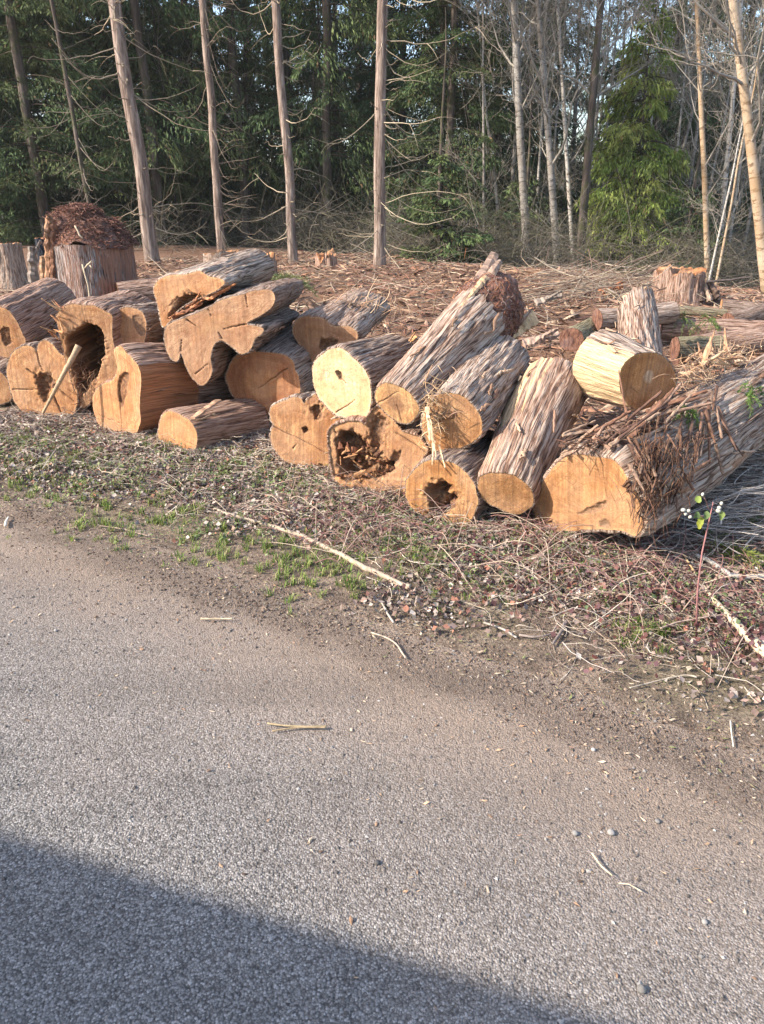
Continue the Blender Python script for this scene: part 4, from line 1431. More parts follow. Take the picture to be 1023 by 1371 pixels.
M['mossbark'] = mat_bark('mossy_bark', (.06, .045, .03), (.20, .155, .10), (.34, .29, .19), (.20, .19, .075))
far_log('fallen_log', 'long brown fallen log lying across the back right, behind the splintered bark', (884, 440), (1045, 446), 8.6, 8.4, .12, .13, 'bark_red', 31, end='rot')
far_log('fallen_log', 'thin grey-green pole lying below the right stump', (878, 414), (972, 420), 9.6, 9.5, .06, .05, 'mossbark', 32)
far_log('fallen_log', 'charred blackish log piece at the right edge below the stump', (965, 412), (1050, 418), 10.2, 10.0, .10, .10, 'bark_dark', 33)
far_log('fallen_log', 'mossy yellow-green log chunk half sunk in the debris behind the perched short log', (766, 455), (814, 424), 7.9, 8.9, .12, .09, 'mossbark', 34, end='rot')
far_log('fallen_log', 'short mossy log lump right of the perched short log', (905, 466), (965, 464), 6.7, 6.7, .10, .09, 'mossbark', 35, end='rot')
far_log('fallen_log', 'pale log lying in the brush pile at the right edge', (955, 612), (1060, 575), 5.5, 6.2, .09, .10, 'bark', 36)
far_log('fallen_log', 'reddish log resting behind the splintered top of the largest log', (905, 470), (1050, 452), 6.9, 7.0, .13, .12, 'bark_red', 39, end='rot')
far_log('fallen_log', 'grey weathered log crossing behind the broken upright stub', (800, 428), (900, 418), 8.2, 8.5, .10, .11, 'bark_grey', 40, end='rot')
far_log('fallen_log', 'dark root-like log at the right edge above the long brown log', (975, 432), (1060, 405), 9.0, 9.4, .11, .09, 'bark_dark', 41, end='rot')
far_log('fallen_log', 'dark red log just right of the tall stump', (160, 397), (225, 388), 9.0, 9.2, .17, .16, 'bark_red', 37)
far_log('fallen_log', 'shadowed bark log bridging the gap behind the hollow log', (30, 452), (110, 446), 7.5, 7.6, .13, .12, 'bark_dark', 38)

# ------------------------------------------------------------------ trees
M['trunk_fir'] = mat_trunk('fir_trunk', (.06, .04, .033), (.20, .145, .115), (.35, .28, .235), sc=16, bd=.05)
M['trunk_dark'] = mat_trunk('dark_trunk', (.03, .022, .018), (.085, .065, .052), (.16, .13, .11), sc=8, moss=(.05, .055, .02))
M['birch'] = mat_birch('white_alder_bark')
M['birch_grey'] = mat_birch('grey_alder_bark', (.27, .25, .23), (.05, .045, .04), (.16, .12, .08), .5)
M['alder_tan'] = mat_birch('tan_alder_bark', (.40, .31, .22), (.13, .08, .045), (.27, .165, .08), .7)


def trunk_mesh(name, pts, r0, r1, sides=18, seed=0, rough=.06, flare=.35):
    """tapered trunk through points given bottom to top, returned about the first point"""
    P = np.asarray(pts, float)
    d = np.concatenate([[0], np.cumsum(np.linalg.norm(np.diff(P, axis=0), axis=1))])
    n = int(max(14, d[-1] / .22))
    u = np.linspace(0, d[-1], n)
    path = np.stack([np.interp(u, d, P[:, j]) for j in range(3)], 1)
    path[:, :2] += np.stack([fbm(np.stack([u * .5, u * 0 + seed, u * 0], 1), seed, 2), fbm(np.stack([u * .5, u * 0 + seed, u * 0 + 5], 1), seed, 2)], 1) * .10 * sstep(0, 2, u)[:, None]
    rad = r0 + (r1 - r0) * u / d[-1] + r0 * flare * np.exp(-u / .35)
    v, q_, t_ = tube_arr(path, rad, sides)
    k = n * sides
    ring = np.repeat(path, sides, 0)
    o = v[:k] - ring
    v[:k] = ring + o * (1 + rough * fbm(np.stack([norm(o)[:, 0] * 2.5, norm(o)[:, 1] * 2.5, v[:k, 2] * .8 + seed], 1), seed, 3))[:, None]
    return mk_mesh(name, v - P[0], q_, t_), path, rad


def dead_branch(p, az, ln, rg, r=.014, droop=.35, up=.25, twigs=3, col=(.40, .33, .22)):
    """one bare curved branch with side twigs"""
    g = Geo()
    K = 9
    u = np.linspace(0, 1, K)
    d = np.array([math.cos(az), math.sin(az), 0])
    sd_ = np.array([-d[1], d[0], 0])
    path = p + d * (ln * u)[:, None] + np.array([0, 0, 1.0]) * (ln * (-droop * np.sin(u * 2.2) + up * u ** 2.5))[:, None] + sd_ * (ln * rg.normal(0, .1) * u ** 2)[:, None]
    path[1:] += rg.normal(0, .012, (K - 1, 3))
    v, q_, t_ = tube_arr(path, r * (1 - .8 * u), 5)
    g.add(v, q_, t_, np.array(col) * rg.uniform(.6, 1.2))
    for _ in range(twigs):
        k = rg.integers(3, K)
        a2 = az + rg.choice([-1, 1]) * rg.uniform(.4, 1.1)
        d2 = np.array([math.cos(a2), math.sin(a2), rg.uniform(-.5, .3)])
        l2 = ln * rg.uniform(.15, .4)
        w_ = np.linspace(0, 1, 6)
        p2 = path[k] + d2 * (l2 * w_)[:, None] + np.array([0, 0, -.35]) * (l2 * w_ ** 2)[:, None]
        v, q_, t_ = tube_arr(p2, r * .45 * (1 - .7 * w_), 4)
        g.add(v, q_, t_, np.array(col) * rg.uniform(.5, 1.1))
    return g


def conifer_crown(name, H, z0, Rm, nb, nl, seed, droop=.5, up=.1, leaf=(.10, .24), lw=.035, hang=.6, cols=((.030, .055, .022), (.05, .085, .03), (.07, .10, .035)), taper=.8, dens_in=.25):
    """boughs of drooping sprays: thousands of leaf-sized blades spread along real boughs"""
    rg = np.random.default_rng(seed)
    hb = z0 + (H - z0) * (1 - rg.random(nb) ** .8 * 1.0)
    hb = z0 + (H - z0) * rg.random(nb) ** 1.15
    f = (hb - z0) / (H - z0)
    az = rg.uniform(0, 2 * math.pi, nb)
    ln = Rm * (1 - f) ** taper * rg.uniform(.65, 1.15, nb) + .25
    # bough wood
    K = 7
    u = np.linspace(0, 1, K)
    d = np.stack([np.cos(az), np.sin(az), np.zeros(nb)], 1)
    sd_ = np.stack([-np.sin(az), np.cos(az), np.zeros(nb)], 1)
    curve = rg.normal(0, .12, nb)

    def bough(ib, uu):
        p = d[ib] * (ln[ib] * uu)[:, None] + sd_[ib] * (ln[ib] * curve[ib] * uu ** 2)[:, None]
        p[:, 2] += hb[ib] + ln[ib] * (up * uu - droop * uu ** 2 * .8 + droop * .28 * uu ** 4)
        return p
    ib = np.repeat(np.arange(nb), K)
    paths = bough(ib, np.tile(u, nb)).reshape(nb, K, 3)
    v1, q1 = many_tubes(paths, .006 + .018 * ln[:, None] / Rm * (1 - .85 * u)[None], 3)
    c1 = np.tile(np.array([[.07, .05, .035]]), (len(v1), 1))
    # sprays
    wgt = ln ** 1.3
    ib = rg.choice(nb, nl, p=wgt / wgt.sum())
    uu = dens_in + (1 - dens_in) * rg.random(nl) ** .75
    # sprays cluster on a few side branchlets per bough
    nbr = 9
    slot = rg.integers(nbr, size=nl)
    uu = np.clip((slot + .5) / nbr * (1 - dens_in) + dens_in + rg.normal(0, .02, nl), .05, 1.03)
    sgn = rg.choice([-1, 1], nl)
    wd = ln[ib] * .42 * (1.05 - uu * .75)
    w_ = rg.random(nl) ** .8
    fwd = .55
    p = bough(ib, uu) + sd_[ib] * (sgn * wd * w_)[:, None] + d[ib] * (fwd * wd * w_)[:, None]
    p[:, 2] -= hang * wd * w_ ** 1.7 + rg.random(nl) * .10 * hang
    p += rg.normal(0, .03, (nl, 3))
    ld = norm(sd_[ib] * (sgn * .55)[:, None] + d[ib] * .6 + np.array([0, 0, -1.0]) * (hang * (.35 + w_ * .8))[:, None] + rg.normal(0, .35, (nl, 3)))
    L_ = rg.uniform(leaf[0], leaf[1], nl)
    wv = norm(np.cross(ld, rg.normal(0, 1, (nl, 3)))) * (lw * rg.uniform(.6, 1.3, nl))[:, None]
    mid = p + ld * (L_ * .45)[:, None]
    tip = p + ld * L_[:, None]
    tip[:, 2] -= L_ * .12
    V = np.stack([p, mid + wv, tip, mid - wv], 1).reshape(-1, 3)
    i = np.arange(nl)[:, None] * 4
    T = np.concatenate([i + np.array([[0, 1, 2]]), i + np.array([[0, 2, 3]])])
    cols = np.array(cols)
    bcol = cols[rg.integers(len(cols), size=nb)] * rg.uniform(.7, 1.25, (nb, 1))
    c2 = bcol[ib] * rg.uniform(.7, 1.35, (nl, 1))
    dead = rg.random(nl) < .05
    c2[dead] = np.array([.13, .085, .04])
    g = Geo()
    g.add(V, None, T, np.repeat(c2, 4, 0))
    g.add(v1, q1, None, c1)
    return g.mesh(name)


DARK = ((.055, .09, .043), (.073, .114, .05), (.095, .125, .053))
MIDG = ((.066, .10, .04), (.088, .125, .046), (.115, .145, .055))
YEL = ((.15, .20, .045), (.21, .26, .06), (.27, .30, .08))
CR = {
    'fir1': conifer_crown('fir_crown_a', 21, 1.0, 3.4, 150, 52000, 1, .45, .05, (.08, .21), .026, .75, DARK),
    'fir2': conifer_crown('fir_crown_b', 24, 2.0, 3.8, 150, 52000, 2, .6, .15, (.08, .22), .026, .9, DARK),
    'fir3': conifer_crown('fir_crown_c', 19, .6, 3.0, 130, 46000, 3, .5, .1, (.07, .19), .024, .7, MIDG),
    'thin': conifer_crown('thin_crown', 20, 3.2, 2.6, 95, 16000, 4, .7, .1, (.08, .24), .024, 1.1, MIDG),
    'cedar': conifer_crown('young_cedar_crown', 7.2, .7, 1.75, 120, 30000, 5, .75, .25, (.07, .2), .02, 1.15, YEL, .75, .1),
    'high': conifer_crown('high_crown', 22, 11, 2.2, 80, 9000, 6, .5, .1, (.14, .32), .05, .8, DARK),
    'shrub': conifer_crown('young_fir_crown', 3.4, .1, 1.5, 60, 9000, 7, .4, .15, (.08, .2), .03, .5, MIDG, .8, .1),
}
tm, _, _ = trunk_mesh('conifer_trunk', [(0, 0, 0), (.1, 0, 8), (0, .1, 22)], .17, .04, 12, 3)
tm_small, _, _ = trunk_mesh('young_trunk', [(0, 0, 0), (.03, 0, 3), (0, .02, 7)], .09, .01, 8, 4)


def conifer(name, kind, px, Y, label, group=None, rot=None, sc=1.0, x=None, trunk=tm):
    xx = at(px, 300, Y)[0] if x is None else x
    z = gz1(xx, Y)
    r = thing(name, (xx, Y, z - .1), label, 'tree', group)
    rot = random.uniform(0, 6.28) if rot is None else rot
    r.rotation_euler = (0, 0, rot)
    r.scale = (sc, sc, sc)
    obj('trunk', trunk, M['trunk_dark'], r)
    obj('crown', CR[kind], M['needle'], r)
    return r


GRP = 'dark conifers of the wood behind the clearing'
LB = 'dark green conifer in the dense wood behind the clearing'
wood = [  # kind, px, Y, scale
    ('fir1', -20, 27, 1.0), ('fir2', 48, 30, 1.0), ('fir1', 120, 33, 1.1), ('fir3', 165, 28, 1.0), ('fir2', 235, 33, 1.0),
    ('fir3', 62, 24.5, .95), ('thin', 215, 26, 1.0), ('fir1', 300, 37, 1.1), ('thin', 330, 28, 1.0), ('thin', 440, 27, 1.0), ('fir2', 455, 42, 1.0),
    ('thin', 395, 33, 1.05), ('fir3', 540, 34, 1.0), ('fir1', 585, 28, 1.0), ('fir3', 600, 25.5, .85), ('fir2', 660, 37, 1.0), ('fir3', 735, 40, 1.0),
    ('fir2', 900, 40, 1.0), ('fir3', 965, 33, 1.0), ('fir1', 1040, 36, 1.05), ('fir2', 870, 30, .8), ('thin', 700, 31, 1.0), ('fir3', 430, 36, 1.0), ('fir3', 345, 39, 1.0), ('fir1', 485, 38, 1.0), ('fir3', 275, 31, 1.0), ('fir3', 120, 27, .9),
    ('fir1', 10, 44, 1.1), ('fir2', 180, 48, 1.1), ('fir1', 370, 52, .9), ('fir3', 690, 52, 1.0), ('fir1', 1000, 50, 1.1), ('fir2', 880, 56, 1.1), ('fir3', 500, 54, 1.0),
    ('fir3', 260, 43, 1.1), ('fir1', 600, 50, 1.1), ('fir1', 790, 60, .75), ('fir2', 1100, 30, 1.0), ('fir1', 1180, 42, 1.0), ('fir2', -120, 26, 1.0), ('fir1', -220, 34, 1.1)]
for k_, px_ in enumerate(range(-60, 1090, 58)):
    wood.append((('fir1', 'fir3', 'fir2')[k_ % 3], px_ + random.uniform(-15, 15), 60 + 5 * (k_ % 3), random.uniform(.5, .62)))
LMK = [(119, 'the fibre-topped stump'), (165, 'the tall bare trunk at left'), (275, 'the thin shaggy trunk'), (375, 'the slender bent trunk'), (511, 'the central bare trunk'),
       (698, 'the thick grey alder'), (755, 'the pale slim alder'), (842, 'the yellow-green young cedar'), (943, 'the blotched tan alder'), (1010, 'the right edge alder')]
USED = {}


def place_label(look, px, Y, depth):
    lx, nm = min(LMK, key=lambda q: abs(q[0] - px))
    d_ = px - lx
    rel = 'directly behind' if abs(d_) < 16 else ('a little left of' if d_ < 0 else 'a little right of')
    if px < -10 or px > 1035:
        look, rel, depth = look.split()[-1] + ' standing', 'past the picture edge beyond', ''
    return '%s %s %s%s' % (look, rel, nm, depth)


LOOK = {'fir1': 'dense dark conifer', 'fir2': 'tall drooping dark conifer', 'fir3': 'bushy green conifer', 'thin': 'sparse see-through conifer'}
for kd, px, Y, sc in wood:
    if Y >= 40:
        lb = 'far conifer at the very back of the wood'
    else:
        lb = place_label(LOOK[kd], px, Y, ' in the wood' if Y < 30 else ', deep in the wood')
        if lb in USED:
            lb = lb.replace('in the wood', 'farther back in the wood')
        USED[lb] = 1
    conifer('conifer', kd, px, Y, lb, GRP, sc=sc)
conifer('young_cedar', 'cedar', 842, 22.5, 'bright yellow-green young cedar standing alone in front of the dark wood', trunk=tm_small, rot=.4)
conifer('young_fir', 'shrub', 925, 21, 'small dark green young fir under the right alders', trunk=tm_small, sc=.8)
conifer('young_fir', 'shrub', 590, 18.5, 'low green young fir right of the tallest bare trunk', trunk=tm_small, sc=.75)
conifer('young_fir', 'shrub', 700, 24, 'low young fir half hidden behind the brush in the middle right', trunk=tm_small, sc=.9)


def bare_conifer(label, basep, topp, Y, wpx, nbr, seed, side=None, lmin=.5, lmax=1.5, droop=.3, up=.35, col=(.36, .29, .2), mat='trunk_fir', zlo=.6, crown=True, br=.013, twigs=3):
    b = at(*basep, Y)
    z0 = gz1(b[0], b[1]) - .1
    t = at(*topp, Y)
    d = (t - b) / (t[2] - b[2])
    b = b + d * (z0 - b[2])
    top = b + d * (17 - b[2])
    R = wpx * .35 * (Y / ray(*basep)[1]) / F
    root = thing('bare_conifer', b, label, 'tree')
    me, path, rad = trunk_mesh('bare_trunk', [b, t, top], R, R * .35, 26, seed, .10, .2)
    obj('trunk', me, M[mat], root)
    rg = np.random.default_rng(seed)
    ztop = t[2] + .5
    for k in range(nbr):
        z = rg.uniform(b[2] + zlo, ztop)
        p = np.array([np.interp(z, path[:, 2], path[:, j]) for j in range(3)])
        az = rg.uniform(0, 2 * math.pi) if side is None or rg.random() > .75 else side + rg.normal(0, .6)
        g = dead_branch(p, az, rg.uniform(lmin, lmax), rg, br * rg.uniform(.5, 1.25), droop * rg.uniform(-.4, 1.4), up * rg.uniform(-.5, 1.4), rg.integers(0, twigs + 1), col)
        obj('branch', g.mesh('branch', b), M['twig'], root)
    for k in range(22):
        z = rg.uniform(b[2] + .3, ztop)
        p = np.array([np.interp(z, path[:, 2], path[:, j]) for j in range(3)])
        g = dead_branch(p, rg.uniform(math.pi, 2 * math.pi) if rg.random() < .7 else rg.uniform(0, 6.28), R + rg.uniform(.04, .35), rg, br * rg.uniform(.6, 1.1), rg.uniform(-.3, .3), rg.uniform(-.1, .4), rg.integers(0, 2), tuple(np.array(col) * .8))
        obj('branch_stub', g.mesh('branch_stub', b), M['twig'], root)
    if crown:
        c = obj('crown', CR['high'], M['needle'], root)
        off = b + d * 0
        c.location = (d[0] * 11, d[1] * 11, 0)
        c.rotation_euler = (0, 0, seed)
    return root


bare_conifer('tall bare trunk right of the fibre-topped stump, pale dead branches on both sides', (205, 355), (155, 0), 17.2, 26, 34, 41, lmax=1.9)
bare_conifer('thin reddish trunk behind, shaggy with short drooping dead twigs', (297, 333), (270, 0), 22.5, 16, 70, 42, side=-.2, lmin=.5, lmax=1.5, droop=.9, up=.1, col=(.22, .17, .125), br=.010, twigs=2)
bare_conifer('slightly bent slender trunk left of centre with short upturned dead branches', (393, 350), (369, 0), 18.6, 18, 34, 43, lmax=1.4, up=.5)
bare_conifer('tallest bare trunk at the picture centre with long arching dead branches on its right', (508, 366), (512, 0), 15.9, 22, 44, 44, side=.1, lmin=.3, lmax=2.2, droop=.5, up=.15, br=.011, col=(.33, .27, .19))
bare_conifer('leaning dead grey tree behind the fibre-topped stump, tangled thin branches', (122, 280), (78, 60), 22, 9, 60, 45, lmin=.5, lmax=2.0, droop=.5, up=.3, col=(.2, .165, .125), mat='trunk_dark', crown=False, br=.010)


def alder_mesh(name, H, r0, seed, nb=26, lean=0.0, fork=None, sub=9, first=.35, tw=8):
    """bare deciduous tree: trunk path + branches + twigs"""
    rg = np.random.default_rng(seed)
    n = 26
    u = np.linspace(0, 1, n)
    path = np.stack([lean * u + .14 * fbm(np.stack([u * 5, u * 0 + seed, u * 0], 1), seed, 2) * u, .12 * fbm(np.stack([u * 5, u * 0 + seed, u * 0 + 7], 1), seed, 2) * u, H * u], 1)
    g = Geo()
    br_p, br_r = [], []
    tw_p, tw_r = [], []
    K = 7
    w_ = np.linspace(0, 1, K)

    def child(p, d, ln, r):
        c = rg.normal(0, .18, 3)
        return p + d * (ln * w_)[:, None] + c * (ln * w_ ** 2)[:, None] + np.array([0, 0, .22]) * (ln * w_ ** 2)[:, None] + np.concatenate([np.zeros((1, 3)), rg.normal(0, ln * .02, (K - 1, 3))])
    for b in range(nb):
        f = rg.uniform(first, .97)
        p = np.array([np.interp(f, u, path[:, j]) for j in range(3)])
        az = rg.uniform(0, 2 * math.pi)
        d = norm(np.array([math.cos(az), math.sin(az), rg.uniform(.35, 1.3)]))
        ln = H * rg.uniform(.10, .24) * (1.15 - f * .6)
        P = child(p, d, ln, 0)
        br_p.append(P)
        r = r0 * (1 - f * .8) * rg.uniform(.18, .4)
        br_r.append(r * (1 - .85 * w_))
        for s_ in range(sub):
            k = rg.integers(2, K)
            d2 = norm(norm(P[k] - P[k - 1]) + rg.normal(0, .55, 3))
            l2 = ln * rg.uniform(.2, .55)
            P2 = child(P[k], d2, l2, 0)
            tw_p.append(P2)
            tw_r.append(max(.006, r * .3) * (1 - .6 * w_))
            for s3 in range(tw // 3):
                k2 = rg.integers(2, K)
                d3 = norm(d2 + rg.normal(0, .6, 3))
                tw_p.append(child(P2[k2], d3, l2 * rg.uniform(.3, .7), 0))
                tw_r.append(.005 * (1 - .5 * w_))
    v, q_ = many_tubes(np.array(br_p), np.array(br_r), 5)
    g.add(v, q_, None, (.28, .25, .21))
    v, q_ = many_tubes(np.array(tw_p), np.array(tw_r), 3)
    g.add(v, q_, None, (.28, .24, .195))
    tv, tq, tt = tube_arr(path, r0 * (1 - .82 * u) + r0 * .25 * np.exp(-u * H / .3), 14)
    o = tv[:n * 14] - np.repeat(path, 14, 0)
    tv[:n * 14] += o * (.10 * fbm(tv[:n * 14] * 2.2, seed + 2, 3))[:, None]
    return mk_mesh(name + '_trunk', tv, tq, tt), g.mesh(name + '_branches')


AL = [alder_mesh('alder_a', 15, .125, 61, 34, .2, first=.22), alder_mesh('alder_b', 14, .075, 62, 34, -.3, sub=11, first=.15), alder_mesh('alder_c', 16, .13, 63, 38, .1, sub=11, first=.2), alder_mesh('alder_d', 11, .048, 64, 32, .4, sub=9, first=.12)]


def alder(label, k, basep, topp, Y, mat, sc=1.0, rot=None, wid=None, group=None):
    b = at(*basep, Y)
    t = at(*topp, Y)
    z0 = gz1(b[0], b[1]) - .1
    d = t - b
    ang = math.atan2(d[0], d[2])
    b = b + d / d[2] * (z0 - b[2])
    root = thing('bare_alder', b, label, 'tree', group)
    root.rotation_euler = (0, ang, 0)
    root.scale = (sc, sc, sc)
    rz = random.uniform(0, 6.28) if rot is None else rot
    a = obj('trunk', AL[k][0].copy() if mat not in AL_M else AL[k][0].copy(), None, root)
    a.data.materials.clear()
    a.data.materials.append(M[mat])
    c = obj('branches', AL[k][1], M['twig'], root)
    a.rotation_euler = (0, 0, rz)
    c.rotation_euler = (0, 0, rz)
    return root


AL_M = {}
alder('thick grey alder trunk behind the leaning log, standing left of the pale thin alders', 2, (706, 345), (690, 50), 23, 'birch_grey', 1.0)
alder('thin white-spotted alder left of the thick grey alder', 3, (672, 320), (655, 90), 25, 'birch', 1.1)
alder('pale white slim alder in the middle right, brightest thin trunk', 1, (766, 335), (742, 20), 23, 'birch', .95)
alder('brown alder just left of the pale slim alder', 0, (746, 345), (726, 60), 22, 'birch_grey', .9)
alder('dark tall alder with a crooked top right of the pale slim alder', 0, (776, 350), (800, 0), 21.5, 'trunk_dark', 1.0)
alder('thin grey alder left of the young yellow-green cedar, behind', 3, (790, 330), (815, 60), 27, 'birch_grey', 1.1)
alder('slim leaning alder between the young cedar and the right alders', 3, (885, 325), (922, 150), 24, 'birch_grey', 1.1)
alder('dark straight alder right of the young cedar', 1, (872, 300), (892, 60), 27, 'trunk_dark', 1.0)
alder('blotched tan alder with a knobbly trunk, second from the right edge', 1, (948, 365), (938, 0), 18.5, 'alder_tan', .95)
alder('white alder close behind the blotched tan alder', 1, (962, 345), (982, 30), 21.5, 'birch', .95)
alder('thin tan sapling leaning right beside the blotched alder', 3, (962, 368), (1002, 190), 17, 'alder_tan', .6)
alder('thin pale sapling leaning left of the right edge tree', 3, (950, 370), (990, 170), 17.6, 'birch', .55)
alder('thick tan alder at the right picture edge with forked crown', 0, (1028, 395), (988, 20), 12.8, 'alder_tan', .74, rot=3.6)
for k, (px, Y, kk, mt) in enumerate([(640, 29, 1, 'birch_grey'), (690, 30, 3, 'birch'), (720, 33, 1, 'birch_grey'), (828, 34, 1, 'birch_grey'), (905, 30, 0, 'birch_grey'), (1010, 27, 1, 'birch_grey'), (612, 32, 3, 'birch_grey'), (648, 24, 3, 'birch_grey'), (682, 26, 1, 'birch_grey'), (716, 25, 3, 'birch'), (782, 25, 3, 'birch_grey'), (812, 24, 3, 'birch_grey'), (868, 24, 3, 'birch'), (912, 23, 3, 'birch_grey'), (975, 24, 3, 'birch'), (1000, 22, 3, 'birch_grey'), (660, 27, 3, 'birch_grey'), (800, 30, 3, 'birch'), (850, 29, 3, 'birch_grey'), (980, 29, 1, 'birch_grey'), (892, 26, 3, 'birch'), (735, 28, 3, 'birch'), (1040, 24, 1, 'birch_grey'),
                                     (760, 36, 0, 'birch_grey'), (860, 37, 1, 'birch'), (935, 28, 3, 'birch'), (335, 31, 0, 'trunk_dark'), (430, 30, 1, 'trunk_dark'), (240, 28, 3, 'trunk_dark'), (455, 35, 0, 'trunk_dark')]):
    lean = random.uniform(-.06, .06)
    lb = place_label({'birch': 'slim whitish alder', 'birch_grey': 'slim grey alder', 'trunk_dark': 'slim dark alder'}[mt], px, Y, ', well back' if Y < 30 else ', deep in the wood')
    if lb in USED:
        lb = lb.replace(', well back', ', the next one back').replace(', deep in', ', deeper still in')
    if lb in USED:
        lb = lb.replace('slim', 'another slim').replace('the next one', 'third one')
    if lb in USED:
        lb = lb.replace('another slim', 'yet another slim')
    USED[lb] = 1
    alder(lb, kk, (px, 320), (px + (px - 511) * .10 + lean * 300, 20), Y, mt, 1.0, group='slim background alders')

# ------------------------------------------------------------------ understorey brush (uncountable)
def brush(name, n, spots, hmin, hmax, col, seed, r=.006, mat='twig'):
    rg = np.random.default_rng(seed)
    K = 5
    u = np.linspace(0, 1, K)
    sp = np.array(spots)
    i = rg.integers(len(sp), size=n)
    x = sp[i, 0] + rg.normal(0, 1, n) * sp[i, 2]
    y = sp[i, 1] + rg.normal(0, 1, n) * sp[i, 3]
    z = gz(x, y) + rg.random(n) ** 2 * hmax * .5
    p = np.stack([x, y, z], 1)
    d = norm(np.stack([rg.normal(0, .7, n), rg.normal(0, .7, n), rg.uniform(.1, 1.1, n)], 1))
    ln = rg.uniform(hmin, hmax, n)
    bend = rg.normal(0, .45, (n, 3))
    bend[:, 2] -= .35
    P = p[:, None] + d[:, None] * (ln[:, None] * u)[..., None] + bend[:, None] * (ln[:, None] * u ** 2)[..., None]
    v, q_ = many_tubes(P, r * rg.uniform(.5, 1.5, (n, 1)) * (1 - .7 * u)[None], 3)
    c = np.array(col)[rg.integers(len(col), size=n)] * rg.uniform(.5, 1.4, (n, 1))
    return obj(name, mk_mesh(name, v, q_, None, None, np.repeat(c, K * 3, 0)), M[mat])


GREYB = [(.15, .13, .10), (.20, .17, .135), (.10, .085, .06), (.12, .11, .07)]
spots = []
rg = np.random.default_rng(77)
for k in range(70):
    px = rg.uniform(540, 1040)
    Y = rg.uniform(18.5, 30)
    spots.append((at(px, 330, Y)[0], Y, .7, .7))
for k in range(26):
    px = rg.uniform(200, 540)
    Y = rg.uniform(22, 32)
    spots.append((at(px, 330, Y)[0], Y, .8, .7))
tag(brush('brush_thicket', 16000, spots, .4, 2.1, GREYB, 5, .0055), 'tangled grey-brown bare brush along the edge of the wood', 'brush', kind='stuff')

# ------------------------------------------------------------------ verge: litter, grass, twigs, chips (uncountable)
def scatter_st(n, s0, s1, t0, t1, rg, power=1.0):
    s = s0 + (s1 - s0) * rg.random(n) ** power
    t = rg.uniform(t0, t1, n)
    x, y = xy(s, t)
    return x, y, s, t


def leaves(name, x, y, size, cols, rg, lift=.02, tilt=.5, mat='vc', zoff=None):
    n = len(x)
    z = gz(x, y) + rg.random(n) * lift + .006
    if zoff is not None:
        z = z + zoff
    c = np.stack([x, y, z], 1)
    az = rg.uniform(0, 2 * math.pi, n)
    nrm_ = norm(np.stack([rg.normal(0, tilt, n), rg.normal(0, tilt, n), np.ones(n)], 1))
    d = norm(np.cross(nrm_, np.stack([np.cos(az), np.sin(az), np.zeros(n)], 1)))
    e = np.cross(nrm_, d)
    L_ = rg.uniform(size[0], size[1], n)
    W_ = L_ * rg.uniform(.28, .5, n)
    cup = L_ * rg.uniform(-.25, .35, n)
    tw = rg.normal(0, .15, n) * L_
    base = c - d * (L_ * .5)[:, None]
    tip = c + d * (L_ * .5)[:, None] + nrm_ * (cup * .6)[:, None]
    lf = c - e * W_[:, None] + nrm_ * (cup + tw)[:, None]
    rt = c + e * W_[:, None] + nrm_ * (cup - tw)[:, None]
    V = np.stack([base, rt, tip, lf, c], 1).reshape(-1, 3)
    i = np.arange(n)[:, None] * 5
    T = np.concatenate([i + np.array([[a, b, 4]]) for a, b in ((0, 1), (1, 2), (2, 3), (3, 0))])
    cc = np.array(cols)[rg.integers(len(cols), size=n)] * rg.uniform(.6, 1.4, (n, 1))
    return mk_mesh(name, V, None, T, None, np.repeat(cc, 5, 0))


def twigs(name, x, y, ln, r, cols, rg, rise=.15, curve=.15, lift=.015, sides=3, K=6):
    n = len(x)
    z = gz(x, y)
    az = rg.uniform(0, 2 * math.pi, n)
    L_ = rg.uniform(ln[0], ln[1], n)
    u = np.linspace(-.5, .5, K)
    d = np.stack([np.cos(az), np.sin(az), np.zeros(n)], 1)
    sd_ = np.stack([-np.sin(az), np.cos(az), np.zeros(n)], 1)
    P = np.stack([x, y, z], 1)[:, None] + d[:, None] * (L_[:, None] * u)[..., None] + sd_[:, None] * (rg.normal(0, curve, (n, 1)) * L_[:, None] * (u * 2) ** 2 * .5)[..., None]
    g_ = gz(P[..., 0].ravel(), P[..., 1].ravel()).reshape(n, K)
    P[..., 2] = np.maximum(g_, 0) + lift * rg.random((n, 1)) + .004 + L_[:, None] * np.clip(rg.normal(0, rise, (n, 1)), 0, 1) * (u + .5)[None] + rg.normal(0, .004, (n, K))
    R_a = r[0] + (r[1] - r[0]) * rg.random((n, 1)) ** 2
    v, q_ = many_tubes(P, R_a * (1 - .5 * (u + .5))[None], sides)
    cc = np.array(cols)[rg.integers(len(cols), size=n)] * rg.uniform(.6, 1.3, (n, 1))
    return mk_mesh(name, v, q_, None, None, np.repeat(cc, K * sides, 0))


rg = np.random.default_rng(301)
LEAFC = [(.25, .195, .165), (.17, .12, .10), (.34, .28, .24), (.12, .08, .07), (.23, .155, .12), (.42, .36, .31), (.20, .155, .135), (.26, .12, .08), (.30, .25, .19)]
x, y, s, t = scatter_st(95000, 2.6, 4.7, -6.5, 3.2, rg)
nn = fbm(np.stack([x * 1.6, y * 1.6, x * 0], 1), 88, 3)
keep = (rg.random(len(x)) < sstep(2.7, 3.5, s + .7 * nn) * (.45 + .9 * np.clip(nn + .4, 0, 1)))
tag(obj('leaf_litter', leaves('leaf_litter', x[keep], y[keep], (.010, .042), LEAFC, rg, .03, .75), M['vc']),
    'dead brown and purple-grey leaves littering the verge in front of the logs', 'leaf litter', kind='stuff')
